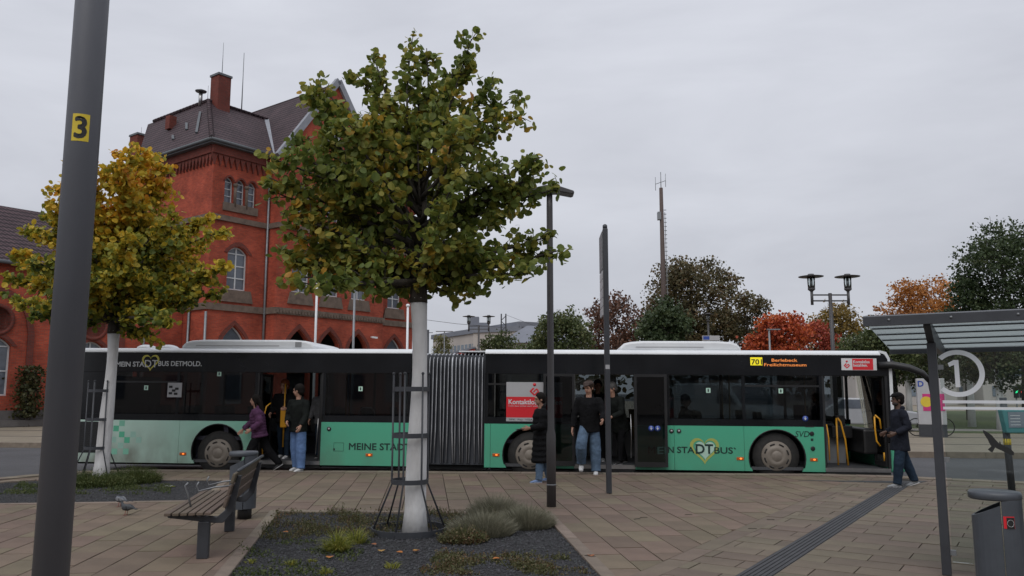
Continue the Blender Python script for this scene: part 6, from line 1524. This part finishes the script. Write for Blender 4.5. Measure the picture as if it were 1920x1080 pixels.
def person(loc, face, H_, label, top, bottom, shoes, skin='skin', hair='hair', lean=0, legs=((0,0,0),(0,0,0)), arms=((0,8,10,0),(0,8,10,0)), head=(0,0), coat=0, hairlen=0, cap=None, puff=0, beard=False, voxc=.013, baggy=1.0, flare=1.0, bag=None, hood=True, sole=True, open_jacket=None, twist=0, ponytail=False, fixz=None):
    # legs: (hip pitch, knee bend, splay); arms: (pitch, abduction, elbow, inward); degrees. index 0 = left (+y), 1 = right
    h = H_; pelvis = Vector((0,0,.53*h)); la = R(lean); up = Vector((math.sin(la),0,math.cos(la))); lat = Vector((0,1,0)); fw = Vector((math.cos(la),0,-math.sin(la)))
    J = {}; low = 9
    for s, i in ((1,0),(-1,1)):
        hp, kn, sp = [R(v) for v in legs[i]]; hip = pelvis+lat*(s*.050*h)
        knee = hip+Vector((math.sin(hp), s*math.sin(sp), -math.cos(hp)))*.245*h; a2 = hp-kn
        ank = knee+Vector((math.sin(a2), s*math.sin(sp)*.3, -math.cos(a2)))*.245*h
        J['hip',i], J['knee',i], J['ank',i] = hip, knee, ank; J['foot',i] = a2; low = min(low, ank.z)
    dz = .042*h-low
    for k in list(J):
        if k[0] != 'foot': J[k] = J[k]+Vector((0,0,dz))
    pelvis = pelvis+Vector((0,0,dz)); waist = pelvis+up*.09*h; chest = pelvis+up*.20*h; sho = pelvis+up*.285*h; neck = pelvis+up*.315*h
    hy, hp_ = R(head[0]), R(head[1])
    hd = neck+up*.035*h+Vector((.012*h,0,.062*h)); 
    rotH = Matrix.Rotation(hy,3,'Z') @ Matrix.Rotation(hp_,3,'Y')
    tw = Matrix.Rotation(R(twist),3,'Z'); latS = tw @ lat
    for s, i in ((1,0),(-1,1)):
        p, ab, el, inn = [R(v) for v in arms[i]]; sj = sho+latS*(s*.112*h)-up*.012*h
        d1 = Vector((math.sin(p)*math.cos(ab), s*math.sin(ab), -math.cos(p)*math.cos(ab))); elb = sj+d1*.165*h
        p2 = p+el; d2 = Vector((math.sin(p2)*math.cos(inn), -s*math.sin(inn)+s*math.sin(ab)*.4*math.cos(inn), -math.cos(p2))).normalized(); wr = elb+d2*.145*h
        J['sho',i], J['elb',i], J['wr',i], J['hd',i] = sj, elb, wr, d2
    # ---- body: one continuous surface
    b = MB()
    b.tube([pelvis, waist, chest, sho, neck], [(.080*h,.055*h),(.07*h,.05*h),(.078*h,.055*h),(.05*h,.036*h),(.032*h,.032*h)], 12, lat=lat)
    b.tube([neck-up*.02*h, neck+up*.03*h, hd-Vector((0,0,.03*h))], [.034*h,.032*h,.033*h], 10)
    hs = 1.10; h0_ = h; h = h*hs; V = lambda x,y,z: hd+rotH @ Vector((x*h,y*h,z*h+.004*h0_))
    b.ell(V(-.006,0,.012), (.052*h,.043*h,.053*h), 14, 10, rot=rotH); b.ell(V(.012,0,-.020), (.036*h,.034*h,.042*h), 12, 8, rot=rotH); b.ell(V(.026,0,-.048), (.016*h,.018*h,.013*h), 8, 6, rot=rotH)
    b.ell(V(.052,0,-.010), (.011*h,.0075*h,.014*h), 8, 6, rot=rotH); b.ell(V(.040,0,.016), (.010*h,.034*h,.009*h), 8, 6, rot=rotH)
    for s in (1,-1): b.ell(V(-.004,s*.044,-.006), (.011*h,.006*h,.018*h), 8, 6, rot=rotH)
    h = h0_
    for s, i in ((1,0),(-1,1)):
        b.tube([pelvis, J['hip',i], J['knee',i], J['ank',i]], [.05*h,.055*h,.034*h,.024*h], 8)
        b.tube([chest, J['sho',i]-up*.012*h, J['elb',i], J['wr',i]], [.03*h,.026*h,.024*h,.017*h], 8)
        w_ = J['wr',i]; d = J['hd',i]; side = Vector((0,-s,0)); side = (side-d*side.dot(d)).normalized(); nr = d.cross(side)
        b.tube([w_, w_+d*.025*h, w_+d*.055*h], [(.014*h,.012*h),(.022*h,.011*h),(.023*h,.010*h)], 8, lat=nr)
        for k, (o_, L_) in enumerate(((-.016,.042),(-.0055,.048),(.0055,.045),(.016,.036))):
            q0 = w_+d*.052*h+nr*o_*h; q1 = q0+d*L_*.5*h+side*.006*h; q2 = q1+(d*.75+side*.65)*L_*.5*h; b.tube([q0,q1,q2], [.0058*h,.0055*h,.0045*h], 6)
        q0 = w_+d*.02*h-nr*.018*h; q1 = q0+d*.022*h-nr*.014*h+side*.006*h; b.tube([q0,q1,q1+d*.022*h+side*.008*h], [.0075*h,.0065*h,.005*h], 6)
    body = remesh(b.build('person', K[skin], loc=loc, rz=R(face)), .0065, 2); tag(body, label, 'person', 'people at the bus')
    # ---- face details
    h = h0_*hs
    V = lambda x,y,z: hd+rotH @ Vector((x*h,y*h,z*h+.004*h0_))
    for s in (1,-1):
        m_ = MB(); m_.ell(V(.046,s*.017,.004), (.003*h,.0055*h,.0022*h), 8, 6, rot=rotH); m_.build('eye', K['black'], body)
        m_ = MB(); m_.ell(V(.048,s*.018,.014), (.003*h,.010*h,.0018*h), 8, 6, rot=rotH); m_.build('eyebrow', K[hair], body)
    m_ = MB(); m_.ell(V(.046,0,-.033), (.006*h,.013*h,.004*h), 8, 6, rot=rotH); m_.build('lips', K['lip'], body)
    if beard:
        m_ = MB(); m_.ell(V(.018,0,-.038), (.034*h,.034*h,.026*h), 10, 8, rot=rotH); m_.build('beard', K['beard'], body)
    # ---- hair / cap
    if hair:
        m_ = MB(); m_.ell(V(-.016,0,.021), (.058*h,.054*h,.057*h), 14, 10, rot=rotH); m_.ell(V(-.034,0,-.012), (.036*h,.046*h,.042*h), 12, 8, rot=rotH)
        if hairlen:
            m_.tube([V(-.03,0,.03), V(-.056,0,-.02), V(-.075,.0,-.05*hairlen-.01), V(-.10,.01,-.075*hairlen-.02)], [(.050*h,.036*h),(.050*h,.036*h),(.044*h,.03*h),(.020*h,.012*h)], 10, lat=lat)
            for s in (1,-1): m_.tube([V(.0,s*.036,.035), V(-.008,s*.045,-.01), V(-.02,s*.042,-.05*hairlen)], [.016*h,.014*h,.008*h], 8)
        if ponytail: m_.ell(V(-.062,0,-.005),(.022*h,.02*h,.03*h),8,6)
        remesh(m_.build('hair', K[hair], body), .010, 2)
    if cap:
        m_ = MB(); m_.ell(V(-.006,0,.042), (.060*h,.054*h,.032*h), 14, 8, rot=rotH); m_.ell(V(.044,0,.036), (.030*h,.036*h,.008*h), 12, 6, rot=rotH); remesh(m_.build('cap', K[cap], body), .010, 2)
    # ---- top
    h = h0_
    t = MB(); k = 1+puff*.25
    hem = pelvis-up*.03*h-Vector((0,0,(.04+coat)*h))
    prof = []
    n = 12 if not puff else 20
    for i in range(n+1):
        f_ = i/n; p = hem.lerp(neck-up*.004*h, f_); zrel = (p-pelvis).dot(up)/h
        wd_ = .112 if zrel < .1 else .112+.014*min(1,(zrel-.1)/.1); 
        if zrel > .235: wd_ = .126*max(.34,1-((zrel-.235)/.085)**2*.66)
        dp = .086 if zrel < .24 else max(.042,.086-(zrel-.24)*.55)
        if zrel < -.02: wd_ = .116+.05*flare*(-.02-zrel); dp = .092+.10*flare*(-.02-zrel)
        rp = 1+(.05*math.sin(f_*n*math.pi) if puff else .012*math.sin(f_*17+H_*9))
        if puff: rp = 1+.045*(1 if i % 2 else -1)
        prof.append((p, (wd_*h*k*rp, dp*h*k*rp)))
    t.tube([p[0] for p in prof], [p[1] for p in prof], 18, lat=latS)
    for i in (0,1):
        a, e, w_ = J['sho',i], J['elb',i], J['wr',i]; pts = []; rr = []
        m1 = 8
        for q in range(m1+1):
            f_ = q/m1; p = a.lerp(e,f_*2) if f_ < .5 else e.lerp(w_,(f_-.5)*2*.97); pts.append(p); r_ = (.047-.014*f_)*h*k
            rr.append(r_*(1+(.07*(1 if q % 2 else -1) if puff else .045*math.sin(q*2.3+i))))
        t.tube([a.lerp(sho,.35)]+pts, [.040*h*k]+rr, 10)
    if hood:
        t.tube([neck+up*.012*h+lat*(.045*h*c_)+fw*(-.042*h*s_) for c_, s_ in [(math.cos(x),math.sin(x)) for x in [math.pi*j/8 for j in range(9)]]], [.014*h,.018*h,.022*h,.026*h,.027*h,.026*h,.022*h,.018*h,.014*h], 8)
    remesh(t.build('jacket' if coat < .1 else 'coat', K[top], body), voxc, 3 if not puff else 1)
    if open_jacket:
        m_ = MB(); q = [prof[i][0]+fw*(prof[i][1][1]+.006) for i in range(2,n-2)]; m_.tube(q, [(.036*h,.010)]*len(q), 8, lat=latS); m_.build('shirt', K[open_jacket], body)
        m_ = MB(); m_.tube([neck+up*.012*h+lat*(.035*h*math.cos(x))+fw*(.036*h*math.sin(x)) for x in [math.pi*j/8 for j in range(9)]], .008*h, 6); m_.build('collar', K['adgrey'], body)
    # ---- trousers
    q_ = MB(); q_.tube([pelvis+up*.05*h, pelvis, pelvis-Vector((0,0,.05*h))], [(.080*h,.066*h),(.090*h,.072*h),(.075*h,.066*h)], 14, lat=lat)
    for i in (0,1):
        hh, kk, aa = J['hip',i], J['knee',i], J['ank',i]; pts = [hh+Vector((0,0,.02*h))]; rr = [.055*h]
        for q in range(1,10):
            f_ = q/9; p = hh.lerp(kk,f_*2) if f_ < .5 else kk.lerp(aa,(f_-.5)*2*.96); pts.append(p); rr.append(((.056-.022*f_)*h*(1+(baggy-1)*min(1,f_*1.6)))*(1+.035*math.sin(q*2.9+i)))
        pts.append(aa-Vector((0,0,.012*h))+Vector((.004*h,0,0))); rr.append(rr[-1]*1.03)
        q_.tube(pts, rr, 12)
    remesh(q_.build('trousers', K[bottom], body), voxc, 3)
    # ---- shoes
    for i in (0,1):
        a = J['ank',i]; ft = J['foot',i]; ry = Matrix.Rotation(-max(-.9,min(.9,ft))*(.0 if abs(ft) < .35 else .8),3,'Y'); m_ = MB()
        def F(x,y,z): return a+ry @ Vector((x*h,y*h,z*h))
        m_.tube([F(-.030,0,-.024),F(0,0,-.020),F(.045,0,-.026),F(.085,0,-.032),F(.105,0,-.034)], [(.020*h,.018*h),(.026*h,.024*h),(.027*h,.018*h),(.025*h,.012*h),(.014*h,.008*h)], 12, lat=lat)
        sh__ = m_.build('shoe', K[shoes], body)
        m_ = MB(); m_.tube([F(-.034,0,-.040),F(.04,0,-.041),F(.106,0,-.041)], [(.022*h,.006*h),(.028*h,.006*h),(.020*h,.005*h)], 12, lat=lat); m_.build('sole', K['shoe_white' if shoes != 'shoe_black' else 'shoe_white'], sh__)
    if bag == 'shoulder':
        m_ = MB(); m_.box((-.06,-.20,.46*h),(.14,-.14,.56*h)); m_.build('bag', K['c_black'], body, bevel=.02)
    J['neck'] = neck; J['body'] = body
    return J
W = lambda x, y, z=0.0: tuple(gnd(x, y, z))
# purple puffer, striding away from the door towards photo left
g1 = gnd(487,883); J1 = person((g1.x-.02,g1.y-.05,0), 192, 1.60, 'woman-sized figure in purple puffer jacket striding beside the rear door', 'c_purple', 'c_black', 'shoe_black', 'skin', 'hair', lean=10, legs=((24,14,2),(-24,16,2)), arms=((-26,16,80,10),(26,14,22,0)), head=(-8,2), hairlen=1.7, puff=.6, baggy=1.35)
J1['body']['label'] = 'person in purple puffer jacket and black trousers striding from the rear door'
# black jacket, light jeans, looking back
g2 = gnd(557,883); person((g2.x,g2.y,0), -118, 1.77, 'person in black jacket and light blue jeans looking aside at the rear door', 'c_green', 'c_jeans', 'shoe_white', 'skin', 'hair', lean=2, legs=((3,4,2),(-5,4,3)), arms=((12,12,28,0),(8,10,55,38)), head=(-72,4), baggy=1.45, hood=True, cap=None)
# long black coat behind the slim lamp
g3 = gnd(1017,904); J3 = person((g3.x,g3.y,0), 196, 1.60, 'person in long black quilted coat holding a phone beside the slim lamp', 'c_black', 'c_jeans2', 'shoe_blue', 'skin_tan', 'hair', lean=3, legs=((10,6,1),(-8,8,1)), arms=((10,8,72,12),(-4,12,12,0)), head=(4,6), coat=.235, ponytail=True, puff=.35, baggy=1.2)
# flat cap man stepping down
g4 = gnd(1108,889); person((g4.x-.02,g4.y+.0,0), -100, 1.83, 'person in brown flat cap, open black jacket and faded jeans stepping down', 'c_black', 'c_jeans2', 'shoe_white', 'skin', 'hair_brown', lean=4, legs=((0,4,3),(30,66,8)), arms=((24,18,40,8),(2,18,14,0)), head=(-26,14), cap='c_cap', baggy=1.5, open_jacket=None)
# stooping man inside the doorway
def busw(u, v, z=.30): return tuple(BUSM @ Vector((u, v, z)))
J5 = person(busw(12.12,.45), -140, 1.76, 'grey-haired person in dark coat stooping in the middle doorway', 'c_green', 'c_black', 'shoe_black', 'skin', 'hair_grey', lean=24, legs=((16,10,2),(-10,10,2)), arms=((10,10,62,20),(14,10,70,22)), head=(-20,20), coat=.06, voxc=.014)
# man at the front door
g6 = gnd(1692,912); person((g6.x,g6.y,0), 176, 1.60, 'person in dark cap, navy jacket and jeans waiting at the front door', 'navyj', 'c_navy', 'shoe_grey', 'skin_dark', 'hair', lean=-2, legs=((10,2,3),(-16,6,3)), arms=((-12,14,78,12),(-12,14,78,12)), head=(0,2), coat=.07, cap='c_black', beard=True, baggy=1.3, bag='shoulder', puff=0)
# people inside
person(busw(4.62,.70), -100, 1.70, 'ginger-haired person in black standing inside the rear doorway', 'c_black', 'c_navy', 'shoe_white', 'skin', 'hair_red', lean=3, legs=((8,10,2),(-6,4,2)), arms=((10,10,80,15),(6,10,60,12)), head=(-15,10), voxc=.018)
person(busw(5.42,.95), -95, 1.62, 'person with pale face standing behind the light jeans at the rear door', 'c_grey', 'c_navy', 'shoe_black', 'skin', 'hair', lean=0, arms=((10,10,30,0),(6,10,30,0)), head=(5,6), voxc=.018, hairlen=1.2)
person(busw(11.66,1.05), -95, 1.74, 'dark figure standing behind the stooping person in the middle doorway', 'c_black', 'c_black', 'shoe_grey', 'skin_tan', 'hair', lean=0, arms=((10,10,30,0),(6,10,30,0)), head=(5,6), voxc=.018)
def seated(u, v, hgt, face, label, top, hairm, skin='skin', capm=None):
    return person(busw(u, v, .30+hgt), face, 1.68, label, top, 'c_navy', 'shoe_black', skin, hairm, lean=4, legs=((84,86,3),(84,86,3)), arms=((28,10,58,10),(28,10,58,10)), head=(0,5), voxc=.020, cap=capm)
seated(16.62,1.85,.22,-6,'driver in dark jacket with orange hair sitting in the cab','c_green','hair_red')
seated(13.45,.36,.12,-6,'passenger in black seated at the window behind the heart logo','c_black','hair')
# pigeons
K['pigeon'] = pm('pigeon_grey', (.09,.10,.12), .7, var=.3, scale=25); K['pigeon_d'] = pm('pigeon_dark', (.045,.050,.055), .7, var=.3, scale=25); K['pigeon_r'] = pm('pigeon_foot', (.30,.07,.06), .6, var=.1); K['pigeon_p'] = pm('pigeon_wing', (.17,.175,.19), .7, var=.25, scale=30)
def pigeon(loc, rz, body_m, wing_m, label, dip=0):
    e = MB(); e.tube([(-.20,0,.125),(-.12,0,.135),(-.04,0,.135),(.05,0,.14),(.09,0,.165),(.105,0,.20-dip),(.125,0,.235-dip*1.6)], [(.022,.008),(.042,.03),(.062,.058),(.058,.058),(.036,.038),(.024,.026),(.020,.022)], 12, lat=(0,1,0))
    e.ell((.128,0,.243-dip*1.6),(.027,.022,.022),10,8)
    o = remesh(e.build('pigeon', K[body_m], loc=loc, rz=rz), .006, 2); o.scale = (.68,.68,.74); tag(o, label, 'pigeon', 'pigeons on the paving')
    m_ = MB(); m_.tube([(.150,0,.238-dip*1.6),(.172,0,.230-dip*1.6)], [.007,.003], 6); m_.build('beak', K['black'], o)
    m_ = MB(); m_.bar((-.16,0,.13),(-.27,0,.118),.055,.012,ref=Vector((0,0,1))); m_.build('tail', K['pigeon_d'], o)
    for s in (1,-1):
        m_ = MB(); m_.tube([(.055,s*.052,.155),(-.02,s*.062,.15),(-.10,s*.050,.142),(-.20,s*.018,.132)], [(.012,.03),(.012,.045),(.010,.036),(.004,.008)], 10, lat=(0,1,0)); w_ = m_.build('wing', K[wing_m], o)
        m_ = MB(); m_.bar((-.06,s*.071,.17),(-.075,s*.069,.115),.012,.006); m_.build('wing_bar', K['ink'], w_)
        m_ = MB(); m_.tube([(-.01,s*.025,.09),(-.005,s*.026,.05),(0,s*.028,.004)], .006, 6)
        for a in (-.5,0,.5): m_.tube([(0,s*.028,.005),(.035*math.cos(a),s*.028+.035*math.sin(a),.004)], .004, 5)
        m_.build('leg', K['pigeon_r'], o)
        m_ = MB(); m_.ell((.138,s*.018,.248-dip*1.6),(.004,.004,.004),6,4); m_.build('eye', K['black'], o)
q = gnd(236,966); pigeon((q.x,q.y,0), R(160), 'pigeon_d', 'pigeon_d', 'dark pigeon walking on the paving near the lamp post')
q = gnd(224,950); pigeon((q.x,q.y,0), R(150), 'pigeon', 'pigeon_p', 'paler grey pigeon with barred wings beside the gravel bed', .06)
# phone in hand
ph = MB(); pw = J3['wr',0]+J3['hd',0]*.14; ph.box((pw.x-.02,pw.y-.04,pw.z-.005),(pw.x+.12,pw.y+.035,pw.z+.006)); o = ph.build('mobile_phone', K['black'], loc=J3['body'].location, rz=J3['body'].rotation_euler.z, bevel=.004); tag(o, 'dark mobile phone held by the person in the long coat', 'phone')
